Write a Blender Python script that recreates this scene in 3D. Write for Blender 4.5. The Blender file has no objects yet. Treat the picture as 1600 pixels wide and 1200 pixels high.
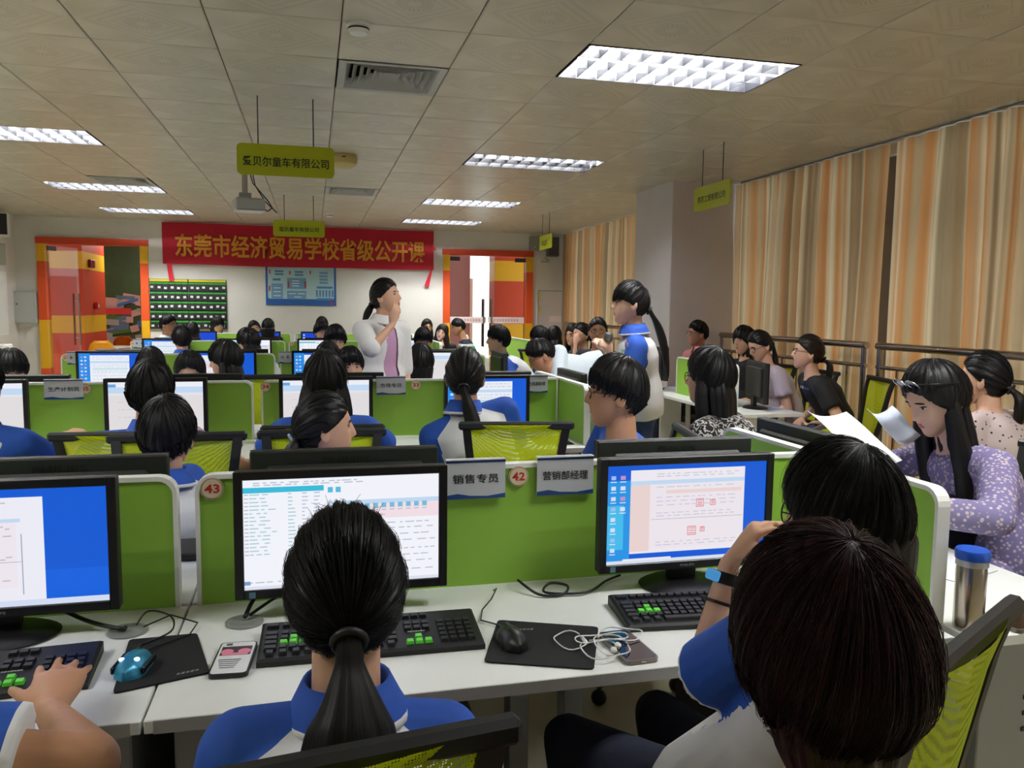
import bpy, bmesh, math, random
import numpy as np
from mathutils import Vector, Matrix

random.seed(7)
rng = np.random.default_rng(7)
SC = bpy.context.scene
COL = SC.collection

# ------------------------------------------------------------------ camera
CAM_F, CAM_YAW, CAM_PITCH, CAM_ROLL, CAM_H = 1251.47, 0.2432, 0.0947, 0.0119, 1.47
_F = np.array([math.sin(CAM_YAW) * math.cos(CAM_PITCH), math.cos(CAM_YAW) * math.cos(CAM_PITCH), -math.sin(CAM_PITCH)])
_R0 = np.array([math.cos(CAM_YAW), -math.sin(CAM_YAW), 0.0])
_U0 = np.cross(_R0, _F)
_R = math.cos(CAM_ROLL) * _R0 + math.sin(CAM_ROLL) * _U0
_U = math.cos(CAM_ROLL) * _U0 - math.sin(CAM_ROLL) * _R0
cam_data = bpy.data.cameras.new('camera')
cam = bpy.data.objects.new('camera', cam_data)
COL.objects.link(cam)
cam_data.sensor_fit = 'HORIZONTAL'
cam_data.sensor_width = 36.0
cam_data.lens = CAM_F / 1600 * 36.0
cam_data.clip_start = 0.02
cam.matrix_world = Matrix(((_R[0], _U[0], -_F[0], 0), (_R[1], _U[1], -_F[1], 0), (_R[2], _U[2], -_F[2], CAM_H), (0, 0, 0, 1)))
SC.camera = cam

def ray(px, py):
    return _F + _R * (px - 800) / CAM_F - _U * (py - 600) / CAM_F
def atY(px, py, Y):
    v = ray(px, py); t = Y / v[1]
    return Vector((v[0] * t, Y, CAM_H + v[2] * t))
def atX(px, py, X):
    v = ray(px, py); t = X / v[0]
    return Vector((X, v[1] * t, CAM_H + v[2] * t))
def atZ(px, py, z):
    v = ray(px, py); t = (z - CAM_H) / v[2]
    return Vector((v[0] * t, v[1] * t, z))

# ------------------------------------------------------------------ world and exposure
SC.view_settings.view_transform = 'Standard'
SC.view_settings.look = 'None'
SC.view_settings.gamma = 1.0
SC.view_settings.use_curve_mapping = False
SC.view_settings.exposure = 0.0
LAMP_STRENGTH = 245.0
SC.cycles.max_bounces = 8
W = bpy.data.worlds.new('overcast_sky')
SC.world = W
W.use_nodes = True
_bg = W.node_tree.nodes['Background']
_bg.inputs[0].default_value = (0.93, 0.96, 1.0, 1)
_bg.inputs[1].default_value = 2.0

# ------------------------------------------------------------------ helpers: materials
def lin(c):
    return tuple(((v / 255) / 12.92 if v / 255 <= 0.04045 else ((v / 255 + 0.055) / 1.055) ** 2.4) for v in c)
MATS = {}
def mat(name, rgb=(200, 200, 200), rough=0.5, metal=0.0, emit=0.0, bump=0.0, bscale=40.0, spec=0.5, vary=0.0, vscale=6.0, stretch=None, alpha=1.0):
    if name in MATS:
        return MATS[name]
    m = bpy.data.materials.new(name)
    m.use_nodes = True
    nt = m.node_tree
    b = nt.nodes['Principled BSDF']
    c = lin(rgb) + (1,)
    b.inputs['Base Color'].default_value = c
    b.inputs['Roughness'].default_value = rough
    b.inputs['Metallic'].default_value = metal
    b.inputs['Specular IOR Level'].default_value = spec
    b.inputs['Alpha'].default_value = alpha
    if emit:
        b.inputs['Emission Color'].default_value = c
        b.inputs['Emission Strength'].default_value = emit
        b.inputs['Base Color'].default_value = (0.01, 0.01, 0.01, 1)
    if bump or vary:
        tc = nt.nodes.new('ShaderNodeTexCoord')
        mp = nt.nodes.new('ShaderNodeMapping')
        nt.links.new(tc.outputs['Object'], mp.inputs[0])
        if stretch:
            mp.inputs['Scale'].default_value = stretch
        if bump:
            n = nt.nodes.new('ShaderNodeTexNoise')
            n.inputs['Scale'].default_value = bscale
            n.inputs['Detail'].default_value = 4
            nt.links.new(mp.outputs[0], n.inputs['Vector'])
            bp = nt.nodes.new('ShaderNodeBump')
            bp.inputs['Strength'].default_value = bump
            bp.inputs['Distance'].default_value = 0.02
            nt.links.new(n.outputs['Fac'], bp.inputs['Height'])
            nt.links.new(bp.outputs[0], b.inputs['Normal'])
        if vary:
            n2 = nt.nodes.new('ShaderNodeTexNoise')
            n2.inputs['Scale'].default_value = vscale
            n2.inputs['Detail'].default_value = 5
            nt.links.new(mp.outputs[0], n2.inputs['Vector'])
            r = nt.nodes.new('ShaderNodeValToRGB')
            r.color_ramp.elements[0].position = 0.3
            r.color_ramp.elements[1].position = 0.7
            r.color_ramp.elements[0].color = tuple(max(0, x * (1 - vary)) for x in c[:3]) + (1,)
            r.color_ramp.elements[1].color = tuple(min(1, x * (1 + vary)) for x in c[:3]) + (1,)
            nt.links.new(n2.outputs['Fac'], r.inputs[0])
            nt.links.new(r.outputs[0], b.inputs['Base Color'])
    MATS[name] = m
    return m

def glow(rgb, s=1.0):
    return mat('glow_%d_%d_%d_%d' % (*rgb, int(s * 100)), rgb, 0.3, emit=s, spec=0.3)

# ------------------------------------------------------------------ helpers: meshes
class MB:
    def __init__(self):
        self.v = []; self.f = []; self.m = []
    def add(self, vs, fs, mi=0):
        o = len(self.v)
        self.v.extend([tuple(map(float, p)) for p in vs])
        self.f.extend([tuple(o + i for i in f) for f in fs])
        self.m.extend([mi] * len(fs))
    def box(self, c, s, mi=0, rot=None, bev=0.0):
        x, y, z = s[0] / 2, s[1] / 2, s[2] / 2
        if bev > 0:
            b = min(bev, x * 0.99, y * 0.99, z * 0.99)
            bm = bmesh.new()
            bmesh.ops.create_cube(bm, size=1.0)
            for q in bm.verts:
                q.co = Vector((q.co.x * 2 * x, q.co.y * 2 * y, q.co.z * 2 * z))
            bmesh.ops.bevel(bm, geom=list(bm.edges), offset=b, segments=1, affect='EDGES')
            bm.verts.index_update()
            vs = [Vector(q.co) for q in bm.verts]
            fs = [tuple(q.index for q in f.verts) for f in bm.faces]
            bm.free()
        else:
            vs = [Vector((a * x, bb * y, cc * z)) for a in (-1, 1) for bb in (-1, 1) for cc in (-1, 1)]
            fs = [(0, 1, 3, 2), (4, 6, 7, 5), (0, 4, 5, 1), (2, 3, 7, 6), (0, 2, 6, 4), (1, 5, 7, 3)]
        if rot is not None:
            vs = [rot @ p for p in vs]
        c = Vector(c)
        self.add([p + c for p in vs], fs, mi)
        return self
    def quad(self, a, b, c, d, mi=0):
        self.add([a, b, c, d], [(0, 1, 2, 3)], mi)
        return self
    def rings(self, rs, mi=0, close=True, caps=True):
        n = len(rs[0]); vs = [p for r in rs for p in r]; fs = []
        for i in range(len(rs) - 1):
            for j in range(n if close else n - 1):
                k = (j + 1) % n
                fs.append((i * n + j, i * n + k, (i + 1) * n + k, (i + 1) * n + j))
        if caps and close:
            fs.append(tuple(reversed(range(n))))
            fs.append(tuple((len(rs) - 1) * n + j for j in range(n)))
        self.add(vs, fs, mi)
        return self
    def tube(self, pts, r, n=8, mi=0, caps=True, closed=False):
        pts = [Vector(p) for p in pts]
        rr = r if hasattr(r, '__len__') else [r] * len(pts)
        rs = []; prev = None
        for i, p in enumerate(pts):
            if closed:
                t = pts[(i + 1) % len(pts)] - pts[i - 1]
            else:
                t = pts[min(i + 1, len(pts) - 1)] - pts[max(i - 1, 0)]
            if t.length < 1e-9: t = Vector((0, 0, 1))
            t.normalize()
            if prev is None:
                a = t.orthogonal().normalized()
            else:
                a = prev - t * prev.dot(t)
                a = a.normalized() if a.length > 1e-6 else t.orthogonal().normalized()
            prev = a; b = t.cross(a)
            rs.append([p + (a * math.cos(2 * math.pi * k / n) + b * math.sin(2 * math.pi * k / n)) * rr[i] for k in range(n)])
        if closed:
            rs.append(rs[0]); caps = False
        return self.rings(rs, mi, True, caps)
    def capsule(self, a, b, ra, rb, n=10, mi=0):
        a = Vector(a); b = Vector(b); d = (b - a)
        L = d.length
        d = d / L if L > 1e-9 else Vector((0, 0, 1))
        pts = [a - d * ra * 0.98, a - d * ra * 0.7, a, b, b + d * rb * 0.7, b + d * rb * 0.98]
        return self.tube(pts, [ra * 0.2, ra * 0.71, ra, rb, rb * 0.71, rb * 0.2], n, mi)
    def ellipsoid(self, c, r, mi=0, rot=None, n=12, m=8):
        vs = []; fs = []
        c = Vector(c)
        for i in range(m + 1):
            t = math.pi * i / m
            for j in range(n):
                p = 2 * math.pi * j / n
                q = Vector((r[0] * math.sin(t) * math.cos(p), r[1] * math.sin(t) * math.sin(p), r[2] * math.cos(t)))
                if rot is not None: q = rot @ q
                vs.append(q + c)
        for i in range(m):
            for j in range(n):
                k = (j + 1) % n
                fs.append((i * n + j, (i + 1) * n + j, (i + 1) * n + k, i * n + k))
        self.add(vs, fs, mi)
        return self
    def lathe(self, c, prof, n=24, mi=0):
        c = Vector(c)
        return self.rings([[c + Vector((r * math.cos(2 * math.pi * k / n), r * math.sin(2 * math.pi * k / n), z)) for k in range(n)] for r, z in prof], mi)
    def prism(self, poly, y0, y1, mi=0, plane='xz'):
        n = len(poly)
        def P(a, b, h):
            return (a, h, b) if plane == 'xz' else ((h, a, b) if plane == 'yz' else (a, b, h))
        vs = [P(a, b, y0) for a, b in poly] + [P(a, b, y1) for a, b in poly]
        fs = [tuple(range(n)), tuple(reversed(range(n, 2 * n)))] + [(i, i + n, (i + 1) % n + n, (i + 1) % n) for i in range(n)]
        self.add(vs, fs, mi)
        return self
    def mesh(self, name, mats, smooth=False):
        me = bpy.data.meshes.new(name)
        me.from_pydata(self.v, [], self.f)
        for q in (mats if isinstance(mats, (list, tuple)) else [mats]):
            me.materials.append(q)
        me.polygons.foreach_set('material_index', self.m)
        if smooth:
            me.polygons.foreach_set('use_smooth', [True] * len(self.f))
        me.update()
        bm = bmesh.new(); bm.from_mesh(me)
        bmesh.ops.recalc_face_normals(bm, faces=bm.faces)
        bm.to_mesh(me); bm.free()
        if smooth == 'auto':
            me.set_sharp_from_angle(angle=math.radians(40))
        return me
    def build(self, name, mats, parent=None, smooth=False, **kw):
        return link(name, self.mesh(name, mats, smooth), parent, **kw)

def rrect(w, h, r, n=5, cx=0, cy=0, corners=(1, 1, 1, 1)):
    # corners: tr, tl, bl, br
    out = []
    for k, (sx, sy) in enumerate(((1, 1), (-1, 1), (-1, -1), (1, -1))):
        if corners[k]:
            for i in range(n + 1):
                a = math.pi / 2 * (k + i / n)
                out.append((cx + sx * (w / 2 - r) + r * math.cos(a), cy + sy * (h / 2 - r) + r * math.sin(a)))
        else:
            out.append((cx + sx * w / 2, cy + sy * h / 2))
    return out

def link(name, data, parent=None, loc=None, rot=None, label=None, cat=None, group=None, kind=None):
    o = bpy.data.objects.new(name, data)
    COL.objects.link(o)
    if parent is not None: o.parent = parent
    if loc is not None: o.location = loc
    if rot is not None: o.rotation_euler = rot
    return tag(o, label, cat, group, kind)
def tag(o, label=None, cat=None, group=None, kind=None):
    if label: o['label'] = label
    if cat: o['category'] = cat
    if group: o['group'] = group
    if kind: o['kind'] = kind
    return o
def thing(name, label, cat, loc=(0, 0, 0), rz=0.0, group=None):
    return link(name, None, None, loc, (0, 0, rz), label, cat, group)
def copy_tree(o, loc=None, rz=None, label=None, group=None, parent=None):
    c = o.copy(); COL.objects.link(c)
    if parent is not None: c.parent = parent
    if loc is not None: c.location = loc
    if rz is not None: c.rotation_euler = (0, 0, rz)
    tag(c, label, None, group)
    for ch in list(o.children):
        copy_tree(ch, parent=c)
    return c

# ------------------------------------------------------------------ lettering: flat glyph meshes, evaluated in one batch
_TXT = {}
def _prepare_texts(items):
    tmp = []
    for t, bold in items:
        cu = bpy.data.curves.new('glyphs', 'FONT')
        cu.body = t; cu.size = 1.0; cu.align_x = 'CENTER'; cu.align_y = 'CENTER'
        cu.offset = bold; cu.resolution_u = 2; cu.extrude = 0.0
        o = bpy.data.objects.new('glyphs', cu); COL.objects.link(o)
        tmp.append((t, o, cu))
    dg = bpy.context.evaluated_depsgraph_get()
    for t, o, cu in tmp:
        me = bpy.data.meshes.new_from_object(o.evaluated_get(dg))
        n = len(me.vertices)
        co = np.zeros(n * 3, np.float32)
        me.vertices.foreach_get('co', co); co = co.reshape(-1, 3)
        lo, hi = co.min(0), co.max(0)
        co = co - (lo + hi) / 2
        _TXT[t] = (co, [tuple(p.vertices) for p in me.polygons], hi - lo)
        bpy.data.meshes.remove(me)
    for t, o, cu in tmp:
        bpy.data.objects.remove(o); bpy.data.curves.remove(cu)
def strokes(bars, m, parent, loc, rot=(math.pi / 2, 0, 0), name='unreadable_mark'):
    # writing too blurred to read: one small bar for each stroke group seen
    for x, y, w, h, a in bars:
        c, s = math.cos(a), math.sin(a)
        me = bpy.data.meshes.new(name)
        me.from_pydata([(x + dx * w / 2 + dy * h / 2 * s, y + dy * h / 2 * c, 0) for dx, dy in ((-1, -1), (1, -1), (1, 1), (-1, 1))], [], [(0, 1, 2, 3)])
        me.materials.append(m)
        link(name, me, parent, loc, rot)
def lettering(t, w, h, m, parent, loc, rot=(math.pi / 2, 0, 0), name='lettering', **kw):
    co, fs, ext = _TXT[t]
    vs = co * np.array([w / ext[0], h / ext[1], 1.0])
    me = bpy.data.meshes.new(name)
    me.from_pydata([tuple(map(float, p)) for p in vs], [], fs)
    me.materials.append(m)
    return link(name, me, parent, loc, rot, **kw)
_prepare_texts([(t, 0.012) for t in ('爱贝尔童车有限公司', '宝乐童车有限公司', '邦尼工贸有限公司', '销售专员', '营销部经理', '生产计划员', '市场专员', '人力资源助理', '仓')]
               + [('东莞市经济贸易学校省级公开课', 0.022)]
               + [(t, 0.025) for t in ('42', '43', '33', '34', '35', '27', '16', '18', 'PHILIPS')])
# ================================================================== THE ROOM
H = 2.783
XL, XR, YB, YN = -4.42, 4.42, 13.83, -2.2
TX, TY = 0.6053, 0.5945
X0, Y0 = -0.4635, 3.93

M_wall = mat('white_wall_paint', (216, 214, 208), 0.7, vary=0.04, vscale=1.5)
M_col = mat('column_paint', (206, 200, 200), 0.6, vary=0.03, vscale=2)
M_floor = mat('floor_tile', (190, 182, 150), 0.35, vary=0.08, vscale=3)
M_white = mat('white_laminate', (226, 228, 224), 0.35, vary=0.02, vscale=9)
M_edge = mat('grey_edge', (168, 168, 164), 0.5)
M_grey = mat('grey_metal', (150, 152, 150), 0.45, 0.2)
M_dgrey = mat('dark_grey_metal', (74, 74, 74), 0.5, 0.3)
M_black = mat('black_plastic', (16, 16, 18), 0.38)
M_blackm = mat('matte_black_plastic', (20, 20, 22), 0.55)
M_steel = mat('stainless_steel', (170, 160, 150), 0.22, 1.0)
M_chrome = mat('chrome', (200, 200, 200), 0.12, 1.0)

def tile_material():
    m = bpy.data.materials.new('embossed_ceiling_tile'); m.use_nodes = True
    nt = m.node_tree; b = nt.nodes['Principled BSDF']
    b.inputs['Roughness'].default_value = 0.34
    b.inputs['Specular IOR Level'].default_value = 0.6
    def N(t, **k):
        n = nt.nodes.new(t)
        for a, v in k.items(): setattr(n, a, v)
        return n
    def M(op, a, b_=None):
        n = N('ShaderNodeMath', operation=op)
        for i, q in enumerate((a, b_)):
            if q is None: continue
            if isinstance(q, (int, float)): n.inputs[i].default_value = q
            else: nt.links.new(q, n.inputs[i])
        return n.outputs[0]
    tc = N('ShaderNodeTexCoord'); sp = N('ShaderNodeSeparateXYZ')
    nt.links.new(tc.outputs['Object'], sp.inputs[0])
    x, y = sp.outputs[0], sp.outputs[1]
    man = M('ADD', M('ABSOLUTE', x), M('ABSOLUTE', y))
    rad = M('SQRT', M('ADD', M('MULTIPLY', x, x), M('MULTIPLY', y, y)))
    ang = M('ARCTAN2', y, x)
    rays = M('MULTIPLY', M('GREATER_THAN', M('SINE', M('MULTIPLY', ang, 22.0)), 0.0), M('MULTIPLY', M('LESS_THAN', rad, 0.085), M('GREATER_THAN', rad, 0.03)))
    ring = M('MULTIPLY', M('GREATER_THAN', M('SINE', M('MULTIPLY', man, 105.0)), 0.35), M('MULTIPLY', M('GREATER_THAN', man, 0.13), M('LESS_THAN', man, 0.30)))
    fan = M('MULTIPLY', M('GREATER_THAN', man, 0.30), M('SINE', M('MULTIPLY', ang, 4.0)))
    hgt = M('ADD', M('ADD', M('MULTIPLY', rays, 0.5), M('MULTIPLY', ring, 0.35)), M('MULTIPLY', fan, 0.45))
    ns = N('ShaderNodeTexNoise'); ns.inputs['Scale'].default_value = 2.2
    nt.links.new(tc.outputs['Object'], ns.inputs['Vector'])
    oi = N('ShaderNodeObjectInfo')
    bp = N('ShaderNodeBump'); bp.inputs['Strength'].default_value = 0.4; bp.inputs['Distance'].default_value = 0.005
    nt.links.new(M('ADD', hgt, M('MULTIPLY', ns.outputs['Fac'], 5.0)), bp.inputs['Height'])
    nt.links.new(bp.outputs[0], b.inputs['Normal'])
    mx = N('ShaderNodeMix', data_type='RGBA')
    mx.inputs[6].default_value = lin((204, 199, 182)) + (1,)
    mx.inputs[7].default_value = lin((172, 166, 144)) + (1,)
    f = M('ADD', M('ADD', M('MULTIPLY', rays, 0.55), M('MULTIPLY', ring, 0.28)), M('MULTIPLY', M('ADD', fan, 1.0), 0.22))
    f2 = M('ADD', f, M('MULTIPLY', oi.outputs['Random'], 0.25))
    nt.links.new(f2, mx.inputs[0])
    nt.links.new(mx.outputs[2], b.inputs['Base Color'])
    return m
M_tile = tile_material()

floor = MB().box(((XL + XR) / 2, (YN + 19) / 2, -0.05), (XR - XL + 0.6, 19 - YN, 0.1)).build('floor', M_floor, kind='structure')

# --- ceiling: one slab above with every tile in view as its own piece
ceiling = MB().box(((XL + XR) / 2, (YN + YB) / 2, H + 0.16), (XR - XL + 0.4, YB - YN + 0.2, 0.08)).build('ceiling', mat('ceiling_void', (120, 118, 108), 0.8), kind='structure')
lamp_cells = []
VENTS = [(0.1418, Y0 + 1 * TY), (0.1418, Y0 + 9 * TY), (X0 - 3 * TX, Y0 + 9 * TY)]
LAMPS = []
for j in (-5, 0, 5, 10, 14):  # first row: unseen pair behind the camera, added for lighting
    for i, xa in ((3, X0 + 3 * TX), (-4, X0 - 4 * TX)):
        LAMPS.append((xa, Y0 + j * TY)); lamp_cells += [(i, j), (i + 1, j)]
vent_cells = [(1, 1), (1, 9), (-3, 9)]
tb = MB(); g = 0.0025
a, b2, t = TX / 2 - g, TY / 2 - g, 0.006
tb.rings([[(-a, -b2, t * 2), (a, -b2, t * 2), (a, b2, t * 2), (-a, b2, t * 2)], [(-a, -b2, t * .6), (a, -b2, t * .6), (a, b2, t * .6), (-a, b2, t * .6)],
          [(-a + .006, -b2 + .006, 0), (a - .006, -b2 + .006, 0), (a - .006, b2 - .006, 0), (-a + .006, b2 - .006, 0)]])
tile_me = tb.mesh('ceiling_tile', M_tile)
far_tiles = MB()
for j in range(-11, 17):
    for i in range(-7, 9):
        if (i, j) in lamp_cells or (i, j) in vent_cells: continue
        cx, cy = X0 + (i + .5) * TX, Y0 + (j + .5) * TY
        if cx - a < XL + .05 or cx + a > XR - .06: 
            if cx < XL or cx > XR: continue
        v = Vector((cx, cy, H - CAM_H)); d = v.dot(Vector(_F))
        seen = d > 0.3 and abs(v.dot(Vector(_R)) / d) < 0.80 and v.dot(Vector(_U)) / d < 0.66
        if seen:
            o = link('ceiling_tile', tile_me, ceiling, (cx, cy, H))
            o.rotation_euler = (random.uniform(-.002, .002), random.uniform(-.002, .002), 0)
        else:
            far_tiles.rings([[(cx - a, cy - b2, H + .012), (cx + a, cy - b2, H + .012), (cx + a, cy + b2, H + .012), (cx - a, cy + b2, H + .012)],
                             [(cx - a, cy - b2, H), (cx + a, cy - b2, H), (cx + a, cy + b2, H), (cx - a, cy + b2, H)]])
far_tiles.build('tile_field', M_tile, ceiling, kind='stuff')
# margin strips at walls
edge = MB()
edge.box((XL + .05, (YN + YB) / 2, H + .02), (.30, YB - YN, .02)).box((XR - .05, (YN + YB) / 2, H + .02), (.30, YB - YN, .02)).box((0, YB - .06, H + .016), (XR - XL, .12, .02))
edge.build('ceiling_margin', mat('ceiling_margin', (188, 182, 164), .5), ceiling)

# --- walls
def wall_with_holes(name, x0, x1, z0, z1, y0, y1, holes, m):
    mb = MB()
    xs = sorted({x0, x1, *[h[0] for h in holes], *[h[1] for h in holes]})
    for xa, xb in zip(xs[:-1], xs[1:]):
        hs = [h for h in holes if h[0] <= xa + 1e-6 and h[1] >= xb - 1e-6]
        if not hs:
            mb.box(((xa + xb) / 2, (y0 + y1) / 2, (z0 + z1) / 2), (xb - xa, y1 - y0, z1 - z0))
        else:
            h = hs[0]
            if h[3] < z1: mb.box(((xa + xb) / 2, (y0 + y1) / 2, (h[3] + z1) / 2), (xb - xa, y1 - y0, z1 - h[3]))
            if h[2] > z0: mb.box(((xa + xb) / 2, (y0 + y1) / 2, (z0 + h[2]) / 2), (xb - xa, y1 - y0, h[2] - z0))
    return mb.build(name, m, kind='structure')
DL = (-4.11, -2.53); DR = (2.18, 3.78); DT = 2.46
wall_with_holes('wall_back', XL - .15, XR + .15, 0, H + .05, YB, YB + .16, [(DL[0], DL[1], 0, DT), (DR[0], DR[1], 0, DT)], M_wall)
MB().box((XL - .08, (YN + YB) / 2, H / 2), (.16, YB - YN + .3, H + .1)).build('wall_left', M_wall, kind='structure')
MB().box((0, YN - .08, H / 2), (XR - XL + .3, .16, H + .1)).build('wall_near', M_wall, kind='structure')
# right wall: sill, header and mullions of a long window behind the curtains
wr = MB()
wr.box((XR + .2, (YN + YB) / 2, .06), (.24, YB - YN + .3, .12)).box((XR + .2, (YN + YB) / 2, H + .02), (.24, YB - YN + .3, .16))
for y in (YN, -0.4, 7.9, 8.5, 13.6): wr.box((XR + .2, y, H / 2), (.24, .3, H))
wall_r = wr.build('wall_right', M_wall, kind='structure')
wf = MB()
M_frame = mat('window_frame', (120, 116, 112), .4, .4)
wf.box((XR + .17, (YN + YB) / 2, 2.24), (.07, YB - YN, .09))
for y in (.9, 2.2, 3.5, 5.70, 6.9, 9.8, 11.1, 12.4): wf.box((XR + .17, y, H / 2), (.06, .15 if y == 5.70 else .07, H))
window = wf.build('window_1', M_frame, kind='structure')
M_glass = bpy.data.materials.new('clear_glass'); M_glass.use_nodes = True
_nt = M_glass.node_tree; _nt.nodes.remove(_nt.nodes['Principled BSDF'])
_t = _nt.nodes.new('ShaderNodeBsdfTransparent'); _t.inputs[0].default_value = (.93, .95, .94, 1)
_g = _nt.nodes.new('ShaderNodeBsdfGlossy'); _g.inputs['Roughness'].default_value = .03
_f = _nt.nodes.new('ShaderNodeFresnel'); _f.inputs[0].default_value = 1.2
_m = _nt.nodes.new('ShaderNodeMixShader')
_nt.links.new(_f.outputs[0], _m.inputs[0]); _nt.links.new(_t.outputs[0], _m.inputs[1]); _nt.links.new(_g.outputs[0], _m.inputs[2])
_nt.links.new(_m.outputs[0], _nt.nodes['Material Output'].inputs[0])
ys = [YN, .9, 2.2, 3.5, 5.70, 6.9, 8.2, 9.8, 11.1, 12.4, YB]
for ya, yb in zip(ys[:-1], ys[1:]):
    for za, zb in ((.12, 2.195), (2.285, H - .06)):
        MB().box((XR + .17, (ya + yb) / 2, (za + zb) / 2), (.006, yb - ya - .07, zb - za)).build('pane', M_glass, window)

MB().box(((3.58 + XR) / 2, 8.18, H / 2), (XR - 3.58, .96, H + .06), bev=.008).build('column', M_col, kind='structure')
MB().box(((XL + DL[0]) / 2, YB - .008, .06), (DL[0] - XL, .016, .12)).box(((DL[1] + DR[0]) / 2, YB - .008, .06), (DR[0] - DL[1], .016, .12)).build('baseboard_back', mat('baseboard', (120, 110, 100), .4), kind='structure')

# --- doors: striped frames and glass leaves
M_or = mat('orange_paint', (226, 84, 30), .5); M_ye = mat('yellow_paint', (232, 176, 16), .5); M_rd = mat('red_orange_paint', (204, 66, 26), .5)
M_strip = mat('frosted_strip', (238, 226, 226), .6)
def door(n, x0, x1):
    fr = link('door_%d' % n, None, kind='structure')
    w = .115
    for side, xa in (('l', x0 - .0), ('r', x1 - w)):
        for z0, z1, m in ((0, .45, M_or), (.45, 1.20, M_ye), (1.20, 2.10, M_or), (2.10, DT - .09, M_ye)):
            MB().box((xa + w / 2, YB + .06, (z0 + z1) / 2), (w, .22, z1 - z0)).build('frame_block', m, fr)
    MB().box(((x0 + x1) / 2, YB + .06, DT - .04), (x1 - x0 + .02, .23, .10)).build('head_rail', M_rd, fr)
    return fr
d1 = door(1, *DL); d2 = door(2, *DR)
def leaf(parent, hinge, width, ang, strip=True):
    piv = link('glass_leaf', None, parent, (hinge, YB + .06, 0), (0, 0, ang))
    MB().box((width / 2, 0, 1.19), (abs(width), .012, 2.32)).build('pane', M_glass, piv)
    MB().box((width * .5, 0, .05), (abs(width), .03, .09)).build('shoe_rail', M_steel, piv)
    MB().box((width * .14, 0, 2.31), (abs(width) * .28, .03, .07)).build('top_patch', M_dgrey, piv)
    hd = MB()
    for s in (-1, 1):
        hd.tube([(width * .9, s * .05, .78), (width * .9, s * .05, 1.62)], .014, 8)
    for z in (.9, 1.5): hd.tube([(width * .9, -.05, z), (width * .9, .05, z)], .008, 6)
    hd.build('pull_handle', M_steel, piv, smooth='auto')
    if strip:
        MB().box((width / 2, -.008, 1.25), (abs(width) * .96, .003, .11)).build('frosted_band', M_strip, piv)
        gl = MB()
        for k in range(9):
            gl.box((width / 2 + (k - 4) * abs(width) * .075, -.0105, 1.25), (.035, .001, .05))
        gl.build('band_marks', mat('band_mark', (214, 170, 176), .6), piv)
leaf(d2, DR[0] + .115, .68, math.radians(2))
leaf(d2, DR[1] - .115, -.68, math.radians(-3))
leaf(d1, DL[0] + .115, .68, math.radians(66), False)
leaf(d1, DL[1] - .115, -.68, math.radians(-82), False)

# --- the corridor beyond the doors
M_cor = mat('corridor_white', (226, 222, 222), .6)
YC = 18.6
cf = MB().box((-3.2, YC, H / 2), (5.6, .1, H + .2)).build('wall_corridor', mat('mural_green', (54, 78, 40), .6, vary=.35, vscale=1.6), kind='structure')
mural = thing('wall_mural', 'campus map mural in green and pink on corridor wall behind left door', 'mural', (-4.1, YC - .06, 1.25))
M_mur = [mat('mural_%d' % i, c, .6) for i, c in enumerate(((190, 150, 140), (86, 110, 130), (70, 100, 160), (196, 50, 46), (70, 110, 40), (150, 150, 140)))]
mb = MB()
rr = random.Random(3)
for k in range(46):
    w_, h_ = rr.uniform(.12, .5), rr.uniform(.06, .2)
    MB().box((rr.uniform(-.6, .8), -.004 - k * .0004, rr.uniform(-.75, .40)), (w_, .004, h_), 0, Matrix.Rotation(rr.uniform(-.35, .25), 3, 'Y')).build('painted_shape', M_mur[rr.choice((0, 0, 0, 1, 2, 4, 5, 5))], mural)
MB().box((.1, -.03, .05), (.5, .004, .13)).build('painted_shape', M_mur[3], mural)
# striped pillar in the corridor (left door)
pil = link('trim_1', None, kind='structure')
px0, px1 = -4.75, -3.83
for z0, z1, m in ((0, .60, M_or), (.60, .95, M_rd), (.95, 1.25, M_ye), (1.25, 2.05, M_rd), (2.05, 2.35, M_ye), (2.35, 2.9, M_rd)):
    MB().box(((px0 + px1) / 2, 15.95, (z0 + z1) / 2), (px1 - px0, 1.5, z1 - z0)).build('stripe', m, pil)
sg = thing('exit_sign_box', 'dark red numbered box on the striped corridor pillar', 'sign', (-3.80, 15.6, 2.16))
MB().box((0, 0, 0), (.05, .12, .14), bev=.01).box((0, .16, 0), (.05, .12, .14), bev=.01).build('sign_case', mat('dark_red', (130, 20, 22), .4), sg)
fb = thing('fire_alarm_box', 'small red alarm box on the striped corridor pillar', 'alarm', (-3.79, 15.9, 1.42))
MB().box((0, 0, 0), (.06, .16, .12), bev=.008).build('alarm_case', mat('alarm_red', (200, 30, 30), .4), fb)
MB().box((.032, 0, .0), (.002, .07, .06)).build('alarm_label', M_white, fb)
# left/right corridor sides
MB().box((-5.4, 16.3, H / 2), (.1, 4.8, H + .2)).build('wall_corridor_left', M_or, kind='structure')
cr = link('trim_2', None, kind='structure')
for z0, z1, m in ((0, .35, M_or), (.35, 1.15, M_ye), (1.15, 2.0, M_rd), (2.0, 2.4, M_ye), (2.4, 2.95, M_rd)):
    MB().box((4.50, 15.9, (z0 + z1) / 2), (2.0, .5, z1 - z0)).build('stripe', m, cr)
MB().box((1.95, 16.2, H / 2), (2.3, .12, H + .2)).build('wall_corridor_middle', mat('pinkish_paint', (230, 166, 166), .5), kind='structure')
MB().box((0, 16.4, H + .12), (11, 5, .1)).build('ceiling_corridor', M_cor, kind='structure')
cl = thing('added_fill_lamp', 'added round fill lamp brightening the mural in the corridor behind left door', 'ceiling lamp', (-3.4, 17.0, H + .06))  # made-up light source, added so the mural is lit
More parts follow.
